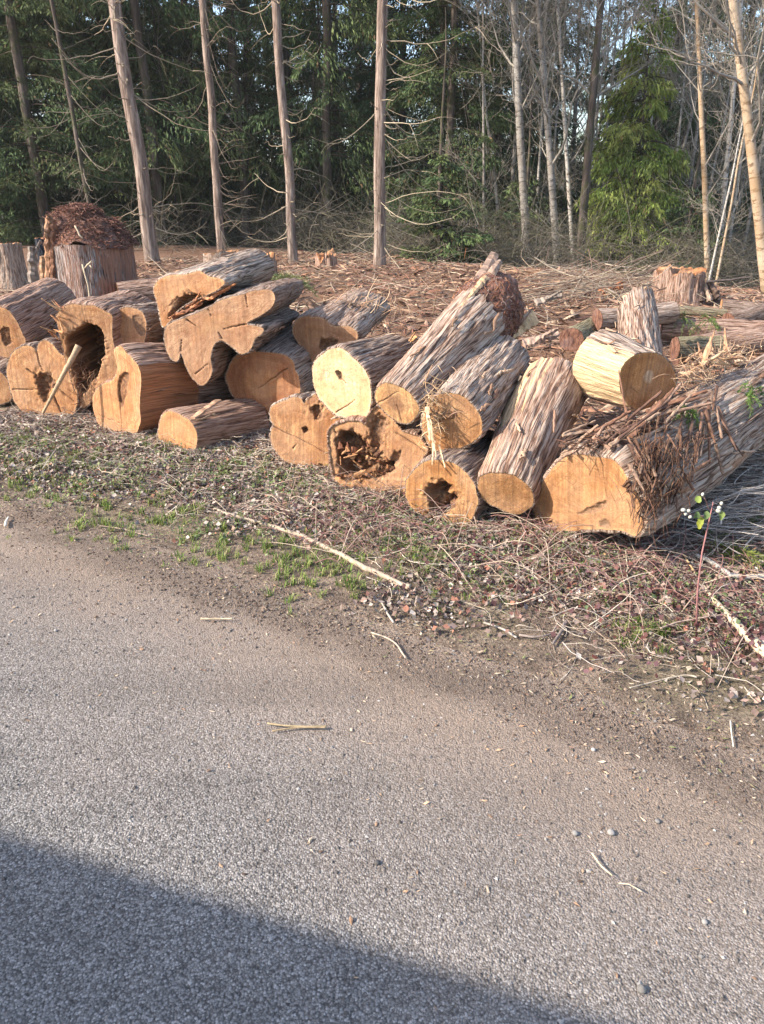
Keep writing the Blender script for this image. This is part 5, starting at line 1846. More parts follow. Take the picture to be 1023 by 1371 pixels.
# dry stalks and twigs
x, y, s, t = scatter_st(17000, 2.55, 5.0, -6.5, 3.2, rg, .8)
nn = fbm(np.stack([x * 1.1, y * 1.1, x * 0 + 4], 1), 98, 3)
keep = rg.random(len(x)) < sstep(2.75, 3.5, s + .5 * nn)
STK = [(.50, .41, .31), (.37, .28, .21), (.24, .16, .125), (.58, .50, .40), (.22, .14, .11), (.40, .34, .29)]
tag(obj('verge_twigs', twigs('verge_twigs', x[keep], y[keep], (.06, .32), (.0012, .0035), STK, rg, .22, .3, .04), M['twig']),
    'thin dry twigs and stalks matted over the verge', 'twigs', kind='stuff')


def grass(name, patches, n, rg, h=(.03, .09), cols=((.13, .20, .045), (.19, .26, .06), (.26, .30, .09), (.36, .33, .17)), wd=.0028):
    pt = np.array(patches, float)
    i = rg.choice(len(pt), n, p=pt[:, 3] / pt[:, 3].sum())
    # tufts inside each patch
    tid = rg.integers(26, size=n)
    tr = np.random.default_rng(5).normal(0, 1, (len(pt), 26, 2))
    x = pt[i, 0] + tr[i, tid, 0] * pt[i, 2] * 1.4 + rg.normal(0, .012, n)
    y = pt[i, 1] + tr[i, tid, 1] * pt[i, 2] * 1.1 + rg.normal(0, .012, n)
    z = gz(x, y)
    az = rg.uniform(0, 2 * math.pi, n)
    L_ = rg.uniform(h[0], h[1], n)
    out = np.stack([np.cos(az), np.sin(az), np.zeros(n)], 1)
    sd_ = np.stack([-np.sin(az), np.cos(az), np.zeros(n)], 1)
    sp = rg.uniform(.15, 1.0, n)
    b = np.stack([x, y, z - .004], 1)
    m_ = b + out * (L_ * sp * .3)[:, None] + np.array([0, 0, 1]) * (L_ * .62)[:, None]
    tp = b + out * (L_ * sp * .95)[:, None] + np.array([0, 0, 1]) * (L_ * (1 - .35 * sp))[:, None]
    w0 = sd_ * wd
    V = np.stack([b - w0, b + w0, m_ + w0 * .8, m_ - w0 * .8, tp], 1).reshape(-1, 3)
    k = np.arange(n)[:, None] * 5
    cc = np.array(cols)[rg.integers(len(cols), size=n)] * rg.uniform(.7, 1.3, (n, 1))
    return mk_mesh(name, V, k + np.array([[0, 1, 2, 3]]), k + np.array([[3, 2, 4]]), None, np.repeat(cc, 5, 0))


gp = []
for px, py, r, wgt in [(40, 588, .16, 2), (100, 612, .2, 1.4), (20, 632, .2, 1.5), (70, 640, .18, 1), (150, 600, .18, 1.2), (230, 598, .1, .6), (200, 640, .2, 1), (290, 622, .16, 1.4), (330, 645, .2, 1.6),
                       (380, 645, .16, .8), (230, 690, .18, 1.4), (190, 655, .2, 1), (270, 725, .14, .8), (320, 735, .16, .9), (140, 708, .14, .7), (420, 765, .12, .7), (460, 780, .12, .7), (390, 752, .1, .6),
                       (560, 690, .16, 1.6), (570, 755, .06, 1.2), (610, 720, .12, .8), (520, 735, .12, .8), (700, 735, .12, .5), (860, 848, .05, .9), (740, 770, .12, .5), (800, 780, .14, .4), (900, 800, .14, .4),
                       (70, 665, .2, .8), (30, 610, .2, 1.2), (440, 700, .14, .6), (480, 680, .14, .6), (655, 800, .1, .3), (940, 850, .1, .3), (990, 760, .1, .6)]:
    p = gpt(px, py)
    gp.append((p[0], p[1], r, wgt))
tag(obj('verge_grass', grass('verge_grass', gp, 18000, rg, (.015, .075)), M['leafy']), 'short green grass tufts along the verge', 'grass', kind='stuff')
# low weeds with small round leaves
pc = []
for px, py, r, n_ in [(60, 600, .3, 420), (200, 625, .35, 480), (330, 650, .35, 460), (520, 700, .3, 360), (640, 760, .25, 260), (780, 740, .2, 260), (880, 800, .25, 260), (980, 820, .2, 160), (260, 720, .25, 260), (420, 660, .3, 300), (120, 660, .3, 260), (560, 730, .2, 200)]:
    p = gpt(px, py)
    pc.append(np.stack([p[0] + rg.normal(0, r, n_), p[1] + rg.normal(0, r * .6, n_)], 1))
pc = np.concatenate(pc)
tag(obj('low_weeds', leaves('low_weeds', pc[:, 0], pc[:, 1], (.010, .028), [(.14, .19, .07), (.19, .23, .09), (.11, .15, .07), (.22, .26, .13)], rg, .05, .5, 'leafy', .02), M['leafy']),
    'small green weed leaves scattered through the litter', 'weeds', kind='stuff')
# reddish bramble leaves on the right and in patches
pc = []
for px, py, r, n_ in [(1005, 880, .15, 160), (560, 690, .2, 130), (620, 740, .2, 130), (700, 740, .25, 170), (850, 745, .22, 220), (900, 810, .22, 240), (960, 800, .22, 240), (1000, 850, .2, 240), (840, 800, .25, 200), (760, 790, .25, 170), (560, 800, .2, 60),
                      (500, 720, .2, 130), (430, 700, .25, 130), (150, 610, .1, 40), (940, 740, .15, 120), (880, 870, .2, 120), (680, 820, .2, 80)]:
    p = gpt(px, py)
    n_ = int(n_ * .95)
    pc.append(np.stack([p[0] + rg.normal(0, r, n_), p[1] + rg.normal(0, r * .6, n_)], 1))
pc = np.concatenate(pc)
tag(obj('bramble_leaves', leaves('bramble_leaves', pc[:, 0], pc[:, 1], (.014, .038), [(.15, .06, .05), (.20, .095, .08), (.12, .06, .06), (.26, .155, .125), (.17, .09, .095), (.31, .22, .18)], rg, .07, .7, 'vc', .015), M['leafy']),
    'purple-red bramble leaves tangled over the right part of the verge', 'brambles', kind='stuff')
# bramble canes
n = 420
pcs = []
for k in range(n):
    px, py = rg.uniform(380, 1060), 0
    py = rg.uniform(660, 760) + max(0, px - 560) * .27 * rg.uniform(.1, 1)
    pcs.append(gpt(px, py)[:2])
pcs = np.array(pcs)
K = 9
u = np.linspace(0, 1, K)
az = rg.uniform(0, 2 * math.pi, n)
L_ = rg.uniform(.2, .7, n)
d = np.stack([np.cos(az), np.sin(az)], 1)
side_ = np.stack([-np.sin(az), np.cos(az)], 1) * rg.normal(0, .25, (n, 1))
XY = pcs[:, None] + d[:, None] * (L_[:, None] * u)[..., None] + side_[:, None] * (L_[:, None] * u ** 2)[..., None]
Z = gz(XY[..., 0].ravel(), XY[..., 1].ravel()).reshape(n, K) + L_[:, None] * rg.uniform(.05, .32, (n, 1)) * np.sin(u * math.pi)[None] + .006
P_ = np.concatenate([XY, Z[..., None]], -1)
ok = st(XY[:, -1, 0], XY[:, -1, 1])[0] > 2.9
v, q_ = many_tubes(P_[ok], rg.uniform(.0015, .0035, (ok.sum(), 1)) * (1 - .5 * u)[None], 4)
cc = np.array([(.24, .13, .11), (.32, .22, .17), (.42, .33, .25), (.20, .11, .10)])[rg.integers(4, size=int(ok.sum()))]
tag(obj('bramble_canes', mk_mesh('bramble_canes', v, q_, None, None, np.repeat(cc, K * 4, 0)), M['twig']), 'thin reddish bramble canes arching over the right verge', 'brambles', kind='stuff')


# wood chips and slash on the clearing
def chips(name, x, y, ln, cols, rg, asp=(.12, .35), lift=.02, mat='splinter', th=.25):
    n = len(x)
    z = np.maximum(gz(x, y), 0) + rg.random(n) * lift + .004
    az = rg.uniform(0, 2 * math.pi, n)
    L_ = ln[0] + (ln[1] - ln[0]) * rg.random(n) ** 2.2
    W_ = L_ * rg.uniform(asp[0], asp[1], n)
    H_ = W_ * th
    tl = rg.normal(0, .22, n)
    d = np.stack([np.cos(az) * np.cos(tl), np.sin(az) * np.cos(tl), np.sin(tl)], 1)
    sd_ = np.stack([-np.sin(az), np.cos(az), rg.normal(0, .3, n)], 1)
    up = norm(np.cross(d, sd_))
    c = np.stack([x, y, z], 1)
    a = c - d * (L_ * .5)[:, None]
    b = c + d * (L_ * .5)[:, None]
    l_ = c + sd_ * (W_ * .5)[:, None] - d * (L_ * rg.uniform(-.3, .3, n))[:, None]
    r_ = c - sd_ * (W_ * .5)[:, None] + d * (L_ * rg.uniform(-.3, .3, n))[:, None]
    t_ = c + up * H_[:, None]
    V = np.stack([a, r_, b, l_, t_], 1).reshape(-1, 3)
    i = np.arange(n)[:, None] * 5
    T = np.concatenate([i + np.array([[p_, q__, 4]]) for p_, q__ in ((0, 1), (1, 2), (2, 3), (3, 0))])
    cc = np.array(cols)[rg.integers(len(cols), size=n)] * rg.uniform(.6, 1.35, (n, 1))
    return mk_mesh(name, V, None, T, None, np.repeat(cc, 5, 0), smooth=False)


CHIP = [(.26, .135, .082), (.19, .09, .056), (.33, .20, .12), (.13, .062, .041), (.42, .295, .195), (.25, .155, .11), (.18, .105, .078)]
x, y, s, t = scatter_st(46000, 4.9, 17.5, -14, 7, rg, 1.0)
tag(obj('wood_chips', chips('wood_chips', x, y, (.04, .34), CHIP, rg, (.08, .3), .05), M['splinter']),
    'red-brown wood chips and bark slivers carpeting the clearing behind the logs', 'wood chips', kind='stuff')
x, y, s, t = scatter_st(3600, 5.2, 16.5, -14, 7, rg, 1.0)
tag(obj('slash_twigs', twigs('slash_twigs', x, y, (.2, 1.0), (.003, .010), [(.33, .25, .175), (.24, .155, .11), (.42, .34, .255), (.18, .11, .08)], rg, .25, .2, .06), M['twig']),
    'dry slash twigs strewn over the clearing behind the logs', 'twigs', kind='stuff')
x, y, s, t = scatter_st(42000, 2.15, 4.6, -6.5, 3.2, rg, .9)
nn = fbm(np.stack([x * 2.2, y * 2.2, x * 0 + 9], 1), 131, 3)
keep = rg.random(len(x)) < sstep(2.2, 2.8, s + .35 * nn)
tag(obj('verge_crumbs', chips('verge_crumbs', x[keep], y[keep], (.006, .035), [(.30, .23, .17), (.22, .16, .12), (.35, .28, .20), (.17, .12, .09), (.26, .21, .12), (.18, .19, .08)], rg, (.10, .45), .012), M['splinter']),
    'fine crumbs of straw, bark and soil covering the verge', 'debris', kind='stuff')
# sawdust chips right under the log ends
x, y, s, t = scatter_st(2600, 3.75, 4.7, -6, 2.2, rg)
tag(obj('sawdust_chips', chips('sawdust_chips', x, y, (.008, .05), [(.55, .33, .16), (.42, .22, .11), (.62, .42, .24)], rg, (.2, .6), .04), M['splinter']),
    'fresh orange sawdust chips at the foot of the cut ends', 'sawdust', kind='stuff')


# loose grit and soil clods on the road
def grit(name, x, y, sz, cols, rg, power=3.0, zf=None, mat='stone', flat=.7):
    n = len(x)
    r = sz[0] + (sz[1] - sz[0]) * rg.random(n) ** power
    z = np.maximum(gz(x, y), 0.0) + r * .25
    O = np.array([[1, 0, 0], [0, 1, 0], [-1, 0, 0], [0, -1, 0], [0, 0, 1], [0, 0, -1]], float)
    a = rg.uniform(0, 2 * math.pi, n)
    ca, sa = np.cos(a), np.sin(a)
    V = O[None] * rg.uniform(.55, 1.25, (n, 6, 1)) * np.array([1, 1, flat]) + rg.normal(0, .18, (n, 6, 3))
    V = np.stack([V[..., 0] * ca[:, None] - V[..., 1] * sa[:, None], V[..., 0] * sa[:, None] + V[..., 1] * ca[:, None], V[..., 2]], -1)
    V = V * r[:, None, None] + np.stack([x, y, z], 1)[:, None]
    T = np.array([[0, 1, 4], [1, 2, 4], [2, 3, 4], [3, 0, 4], [1, 0, 5], [2, 1, 5], [3, 2, 5], [0, 3, 5]])
    i = np.arange(n)[:, None, None] * 6
    cc = np.array(cols)[rg.integers(len(cols), size=n)] * rg.uniform(.6, 1.35, (n, 1))
    return mk_mesh(name, V.reshape(-1, 3), None, (i + T[None]).reshape(-1, 3), None, np.repeat(cc, 6, 0), smooth=False)


x, y, s, t = scatter_st(16000, .2, 2.75, -4.2, 2.6, rg, .7)
tag(obj('road_grit', grit('road_grit', x, y, (.0012, .008), [(.16, .145, .135), (.22, .20, .18), (.10, .085, .075), (.30, .28, .26)], rg, 3.5), M['stone']), 'loose grit scattered over the road', 'grit', kind='stuff')
x, y, s, t = scatter_st(60000, 1.85, 3.1, -5.5, 2.8, rg)
keep = rg.random(len(x)) < np.exp(-((s - 2.5 - .12 * fbm(np.stack([t * .8, t * 0, t * 0], 1), 51, 2)) / .22) ** 2)
tag(obj('soil_clods', grit('soil_clods', x[keep], y[keep], (.0015, .010), [(.12, .083, .062), (.08, .054, .041), (.16, .115, .085), (.21, .155, .115)], rg, 4.0), M['stone']), 'dark crumbs of soil thrown along the road edge', 'soil', kind='stuff')
x, y, s, t = scatter_st(2600, 1.0, 2.9, -4.5, 2.6, rg, .5)
tag(obj('road_chips', chips('road_chips', x, y, (.006, .03), [(.40, .27, .17), (.30, .18, .11), (.5, .38, .27), (.16, .10, .07)], rg, (.15, .5), .002), M['splinter']), 'small bark crumbs on the dusty road edge', 'bark crumbs', kind='stuff')

# ------------------------------------------------------------------ sticks, pebbles, plants one can point at
def stick(name, label, pts, r0, r1, col, cat='stick', lift=.012, end=None, seed=0, rough=.18, sides=9, group=None, raw=False):
    P = np.array([(gpt(*p) + np.array([0, 0, lift + r0])) if len(p) == 2 else (at(*p) if p[2] > 0 else at(p[0], p[1], -p[2])) for p in pts])
    base = P.mean(0)
    base[2] = P[:, 2].min() - r0
    d = np.concatenate([[0], np.cumsum(np.linalg.norm(np.diff(P, axis=0), axis=1))])
    n = max(8, int(d[-1] / max(.012, r0 * 1.1)))
    n = min(n, 80)
    u = np.linspace(0, d[-1], n)
    path = np.stack([np.interp(u, d, P[:, j]) for j in range(3)], 1)
    ker = np.ones(5) / 5
    if n > 12:
        pad = np.concatenate([np.repeat(path[:1], 2, 0), path, np.repeat(path[-1:], 2, 0)])
        path = np.stack([np.convolve(pad[:, j], ker, 'valid') for j in range(3)], 1)
    path = path + fbm(np.stack([u * 9, u * 0 + seed, u * 0], 1), seed, 2)[:, None] * r0 * .6
    rad = (r0 + (r1 - r0) * u / d[-1]) * (1 + rough * fbm(np.stack([u * 25, u * 0 + seed, u * 0 + 3], 1), seed + 5, 3))
    v, q_, t_ = tube_arr(path, rad, sides)
    nz = fbm(v * np.array([60, 60, 60]), seed + 9, 3)
    c = np.array(col)[None] * (1 + .45 * nz)[:, None]
    o = obj(name, mk_mesh(name, v - base, q_, t_, None, np.clip(c, .01, 1)), M['splinter'])
    o.location = base
    return tag(o, label, cat, group)


PALE = (.36, .285, .21)
stick('broken_pole', 'long pale barkless pole lying along the verge in front of the rotten butt', [(285, 687), (340, 704), (400, 722), (440, 740), (480, 762), (552, 793)], .012, .016, PALE, seed=1)
stick('broken_pole', 'thick pale peeled pole at the lower right picture edge', [(938, 796), (960, 822), (985, 850), (1035, 900)], .011, .026, (.52, .42, .29), seed=2, lift=.03)
stick('stick', 'thin orange sliver of wood at the upper tip of the thick peeled pole', [(912, 755), (920, 766), (930, 782)], .004, .007, (.55, .36, .18), seed=3, lift=.05)
stick('stick', 'grey barkless branch lying above the thick peeled pole', [(928, 757), (950, 768), (975, 785), (1000, 790), (1030, 786)], .011, .014, (.36, .335, .30), seed=4, lift=.05)
stick('stick', 'thin grey bent twig on the dirt below the long pale pole', [(503, 790), (508, 808), (518, 828), (528, 843)], .005, .005, (.38, .33, .28), seed=5)
stick('stick', 'thin kinked twig lying on the road edge soil', [(496, 858), (520, 866), (532, 872), (544, 892)], .004, .004, (.38, .31, .24), seed=6)
stick('stick', 'pale straight stalk lying flat on the road at left', [(268, 838), (290, 837), (315, 838)], .005, .004, (.45, .36, .24), seed=7)
stick('stick', 'two-foot yellow straw stalk lying on the asphalt', [(357, 982), (385, 983), (412, 985), (441, 983)], .004, .003, (.34, .26, .15), seed=8)
stick('stick', 'second thin straw touching the yellow straw stalk', [(362, 990), (395, 988), (440, 988)], .003, .003, (.30, .22, .13), seed=9)
stick('stick', 'dark forked root on the soil of the right verge', [(758, 836), (752, 850), (742, 866), (738, 872)], .010, .006, (.20, .16, .14), seed=10)
stick('stick', 'dark curved twig crossing toward the forked root', [(692, 858), (715, 862), (738, 856), (748, 838)], .006, .004, (.24, .19, .16), seed=11)
stick('stick', 'pale curved twig on the soil left of the forked root', [(645, 838), (660, 843), (675, 850), (693, 860)], .005, .005, (.38, .33, .28), seed=12)
stick('stick', 'thin pale twig lying in the right verge below the bramble', [(840, 928), (880, 918), (920, 908), (935, 912)], .003, .004, (.36, .30, .23), seed=13)
stick('stick', 'small pale twig upright on the right road edge', [(976, 973), (978, 990), (980, 1008)], .003, .003, (.52, .46, .38), seed=14)
stick('stick', 'long thin cane crossing the right verge under the peeled pole', [(880, 858), (905, 848), (940, 842), (995, 832)], .004, .003, (.42, .31, .24), seed=15, lift=.05)
stick('stick', 'tan straw sliver on the asphalt at lower right', [(790, 1160), (803, 1172), (817, 1188)], .003, .002, (.55, .45, .3), seed=16)
stick('stick', 'short tan sliver below the straw on the lower right asphalt', [(826, 1196), (840, 1200), (857, 1207)], .002, .002, (.52, .42, .3), seed=17)
stick('stick', 'thin brown twig left of the long pale pole near the weeds', [(130, 708), (160, 712), (200, 722)], .003, .003, (.36, .27, .2), seed=18)
stick('stick', 'pale curved stalk crossing the verge below the double-lobed log', [(330, 690), (380, 690), (420, 700)], .004, .003, (.50, .42, .33), seed=19, lift=.03)
o = stick('split_pole', 'pale split pole leaning against the three-lobed log and the hollow log', [(57, 554, 6.15), (75, 520, 6.12), (90, 492, 6.14), (106, 462, 6.2)], .010, .026, (.38, .265, .165), seed=20, rough=.25)
stick('stick', 'thin pale stalk leaning across the foot of the three-lobed log', [(40, 556), (55, 549), (75, 538)], .003, .003, (.58, .47, .33), seed=21, lift=.04)
stick('stick', 'dark straight pole sticking out right from the ragged right stump', [(944, 377, 11.0), (975, 375, 10.9), (1008, 371, 10.8)], .022, .012, (.07, .055, .05), seed=22)
pj = at(276, 541, 5.62)
root = thing('bark_slab', pj, 'curled tan bark slab lying on top of the smallest front log', 'bark slab')
slab('slab', surf('J', 258, 560, .03), surf('J', 292, 536, .05), .05, .07, .014, np.array([-.3, -.5, .8]), M['splinter'], root, pj, (.36, .22, .14), 700, K=12, jag=.15)
stick('bone_shaped_chip', 'small white forked wood chip on the road at the far left', [(8, 712), (10, 704), (13, 699)], .008, .006, (.72, .64, .52), cat='wood chip', seed=24)
for k, (px, py, r, c, lb) in enumerate([(769, 1124, .011, .34, 'left one of two pale pebbles on the right asphalt'), (817, 1123, .012, .40, 'right one of two pale pebbles on the right asphalt'), (878, 1113, .009, .28, 'grey pebble right of the two pale pebbles'),
                                        (857, 1338, .012, .22, 'dark grey pebble near the bottom edge at right'), (505, 1165, .009, .12, 'small dark pebble in the middle of the road'), (76, 852, .008, .5, 'tiny white chip of stone on the left road'),
                                        (793, 1013, .008, .55, 'small white chip on the brown road edge'), (940, 1248, .008, .4, 'tan pebble near the right picture edge')]):
    p = gpt(px, py)
    v, q_ = blob(np.zeros(3), np.array([.2, .1, 1.0]), r, r * .75, 300 + k, .35, 14, 10, 60)
    o = obj('pebble', mk_mesh('pebble', v, q_, None, None, np.tile(np.array([c * .7, c * .65, c * .6]), (len(v), 1))), M['stone'], loc=(p[0], p[1], p[2] + r * .5))
    tag(o, lb, 'pebble', 'pebbles on the road')

# brush pile at the right end of the logs
rgb = np.random.default_rng(909)
n = 1500
px = rgb.uniform(880, 1060, n)
py = rgb.uniform(585, 735, n)
pp = np.array([gpt(a, b) for a, b in zip(px[:220], py[:220])])
ii = rgb.integers(220, size=n)
c0 = pp[ii] + np.stack([rgb.normal(0, .1, n), rgb.normal(0, .12, n), rgb.uniform(0, .42, n) * rgb.random(n)], 1)
K = 8
u = np.linspace(-.5, .5, K)
az = rgb.normal(.25, .7, n)
L_ = rgb.uniform(.15, .8, n)
d = np.stack([np.cos(az), np.sin(az), rgb.normal(.05, .18, n)], 1)
P_ = c0[:, None] + d[:, None] * (L_[:, None] * u)[..., None] + rgb.normal(0, .25, (n, 1, 3)) * (L_[:, None] * u ** 2)[..., None]
g_ = gz(P_[..., 0].ravel(), P_[..., 1].ravel()).reshape(n, K)
P_[..., 2] = np.maximum(P_[..., 2], g_ + .005)
v, q_ = many_tubes(P_, (.0012 + .0045 * rgb.random((n, 1)) ** 3) * (1 - .5 * (u + .5))[None], 4)
cc = np.array([(.42, .37, .33), (.30, .25, .21), (.50, .45, .40), (.20, .155, .13)])[rgb.integers(4, size=n)]
tag(obj('brush_pile', mk_mesh('brush_pile', v, q_, None, None, np.repeat(cc, K * 4, 0)), M['twig']), 'tangle of thin grey branches heaped right of the largest log', 'brush', kind='stuff')
stick('stick', 'pale long branch crossing the brush pile right of the largest log', [(905, 660, 4.75), (950, 645, 4.85), (1040, 636, 5.0)], .008, .006, (.46, .42, .37), seed=31)
stick('stick', 'short straight branch sticking out beside the largest log cut end', [(905, 705, 4.35), (940, 702, 4.4), (968, 701, 4.45)], .010, .007, (.42, .35, .28), seed=32)
stick('stick', 'grey branch arching over the top of the brush pile at the right edge', [(940, 638, 5.1), (985, 618, 5.2), (1040, 606, 5.3)], .009, .006, (.40, .37, .33), seed=33)


def sprig(name, label, p, n, spread, ln, cols, seed, hang=.6, cat='foliage', wd=.006, lf=(.02, .05)):
    """cut evergreen bough: fronds with many small leaflets"""
    rg_ = np.random.default_rng(seed)
    root = thing(name, p, label, cat)
    K = 8
    u = np.linspace(0, 1, K)
    az = rg_.uniform(0, 2 * math.pi, n)
    L2 = rg_.uniform(ln * .5, ln, n)
    d = np.stack([np.cos(az) * spread, np.sin(az) * spread, rg_.uniform(-.3, .5, n)], 1)
    P2 = d[:, None] * (L2[:, None] * u)[..., None] + np.array([0, 0, -hang]) * (L2[:, None] * u ** 2)[..., None] + rg_.normal(0, .02, (n, 1, 3))
    v_, qq = many_tubes(P2, np.full((n, K), .0015), 3)
    obj('stem', mk_mesh('stem', v_, qq, None, None, np.tile((.14, .12, .05), (len(v_), 1))), M['twig'], root)
    m_ = n * 40
    i = rg_.integers(n, size=m_)
    f = rg_.random(m_) * (K - 1.01)
    k0 = f.astype(int)
    fr_ = (f - k0)[:, None]
    q0 = P2[i, k0] * (1 - fr_) + P2[i, k0 + 1] * fr_
    tg = norm(P2[i, k0 + 1] - P2[i, k0])
    dl = norm(tg + rg_.normal(0, .55, (m_, 3)))
    ll = rg_.uniform(lf[0], lf[1], m_)
    wv = norm(np.cross(dl, rg_.normal(0, 1, (m_, 3)))) * (wd * .5)
    V = np.stack([q0, q0 + dl * (ll * .5)[:, None] + wv, q0 + dl * ll[:, None], q0 + dl * (ll * .5)[:, None] - wv], 1).reshape(-1, 3)
    j = np.arange(m_)[:, None] * 4
    cc_ = np.array(cols)[rg_.integers(len(cols), size=m_)] * rg_.uniform(.7, 1.3, (m_, 1))
    tag(obj('leaflets', mk_mesh('leaflets', V, j + np.array([[0, 1, 2, 3]]), None, None, np.repeat(cc_, 4, 0)), M['leafy'], root), kind='stuff')
    return root


GR = [(.10, .17, .04), (.14, .22, .055), (.08, .13, .04)]
sprig('cedar_sprig', 'green cedar sprig hanging on the bark of the largest log', surf('S', 918, 548, .05), 10, .45, .22, GR, 1, 1.0)
sprig('cedar_sprig', 'green cedar sprig at the right picture edge on the big log', surf('S', 1008, 525, .04), 7, .6, .16, GR, 2, .6)
for k, (px, py, lb) in enumerate([(1000, 712, 'feathery green fir bough on the ground at the right edge'), (955, 735, 'small green fir bough below the white-berried plant'), (985, 752, 'yellow-green fern frond on the ground above the grey branch')]):
    p = gpt(px, py)
    sprig('fir_bough', lb, p + np.array([0, 0, .05]), 14, .9, .26 if k == 0 else .18, [(.10, .14, .05), (.13, .17, .06)] if k < 2 else [(.2, .22, .05), (.16, .2, .05)], 5 + k, .25)
p = at(930, 432, 8.2)
sprig('cedar_sprig', 'green ferny sprig on the brown fallen log at the right', at(950, 428, 8.35), 12, .8, .3, GR, 9, .9)
sprig('cedar_sprig', 'small green clump hanging from the thin grey-green pole', at(915, 424, 8.45), 8, .6, .25, GR, 10, 1.0)
sprig('evergreen_branch', 'green slash branch on the clearing edge behind the topmost log', at(388, 372, 12.0), 26, 1.0, .6, [(.17, .20, .08), (.24, .24, .12), (.12, .15, .06)], 11, .3, wd=.012, lf=(.04, .1))

# white-berried plant with a tall red stem
pb = gpt(935, 858)
root = thing('snowberry_plant', pb, 'thin red-stemmed plant with white berries and yellow-green leaves right of the largest log', 'plant')
tops = [at(932, 858, pb[1]), at(934, 790, pb[1]), at(940, 740, pb[1] + .02), at(950, 695, pb[1] + .05), at(955, 672, pb[1] + .06)]
v, q_, t_ = tube_arr(np.array(tops) - pb, np.array([.0045, .004, .0035, .003, .002]), 6)
obj('stem', mk_mesh('stem', v, q_, t_, None, np.tile((.30, .14, .13), (len(v), 1))), M['twig'], root)
for a_, b_ in (((951, 692), (915, 688)), ((953, 680), (968, 690)), ((952, 685), (942, 664)), ((950, 695), (935, 690))):
    v, q_, t_ = tube_arr(np.linspace(at(*a_, pb[1] + .06), at(*b_, pb[1] + .03), 5) - pb + RNG.normal(0, .002, (5, 3)), .0016, 5)
    obj('stem', mk_mesh('stem', v, q_, t_, None, np.tile((.30, .16, .13), (len(v), 1))), M['twig'], root)
for k, (px, py) in enumerate([(918, 688), (924, 692), (915, 683), (941, 662), (963, 680), (962, 684), (966, 674), (922, 684)]):
    v, q_ = blob(at(px, py, pb[1] + .03) - pb, np.array([0, 0, 1.0]), .0065 + .002 * (k % 3), .008, 500 + k, .3, 12, 8, 80)
    obj('berry', mk_mesh('berry', v, q_, None, None, np.tile((.45, .43, .36), (len(v), 1))), M['vc'], root)
for k, (px, py, c) in enumerate([(939, 697, (.30, .34, .06)), (935, 668, (.26, .33, .08)), (933, 690, (.12, .18, .07)), (946, 690, (.16, .22, .08)), (966, 690, (.22, .28, .08)), (937, 702, (.36, .38, .06))]):
    cpt = at(px, py, pb[1] + .02) - pb
    th = np.linspace(0, 2 * math.pi, 12, endpoint=False)
    tl = norm(np.array([RNG.normal(0, .4), -1, .6 + RNG.normal(0, .3)]))
    e1 = norm(np.cross(tl, np.array([0, 0, 1.0])))
    e2 = np.cross(e1, tl)
    ring = cpt + (.013 + .003 * np.cos(3 * th + k))[:, None] * np.cos(th)[:, None] * e1 + (.019 + .003 * np.sin(2 * th + k))[:, None] * np.sin(th)[:, None] * e2 + tl * (.005 * np.cos(2 * th))[:, None]
    vv = np.concatenate([ring, cpt[None] - tl * .004])
    tt = np.stack([np.arange(12), (np.arange(12) + 1) % 12, np.full(12, 12)], 1)
    obj('leaf', mk_mesh('leaf', vv, None, tt, None, np.tile(c, (13, 1))), M['leafy'], root)

# slash heap of thin branches left of the right stump
rgb = np.random.default_rng(911)
n = 230
cpts = np.array([at(a, b, Y_) for a, b, Y_ in zip(rgb.uniform(720, 880, n), rgb.uniform(372, 402, n), rgb.uniform(10.5, 12.8, n))])
cpts[:, 2] = gz(cpts[:, 0], cpts[:, 1]) + rgb.random(n) * .3
az = rgb.normal(.2, .6, n)
d = np.stack([np.cos(az), np.sin(az), rgb.normal(.2, .2, n)], 1)
L_ = rgb.uniform(.4, 1.6, n)
P_ = cpts[:, None] + d[:, None] * (L_[:, None] * u)[..., None] + rgb.normal(0, .3, (n, 1, 3)) * (L_[:, None] * u ** 2)[..., None]
v, q_ = many_tubes(P_, (.003 + .012 * rgb.random((n, 1)) ** 3) * (1 - .5 * (u + .5))[None], 4)
cc = np.array([(.27, .21, .155), (.21, .145, .105), (.34, .28, .21), (.15, .10, .075)])[rgb.integers(4, size=n)]
tag(obj('slash_heap', mk_mesh('slash_heap', v, q_, None, None, np.repeat(cc, K * 4, 0)), M['twig']), 'heap of thin dry branches left of the ragged right stump', 'brush', kind='stuff')
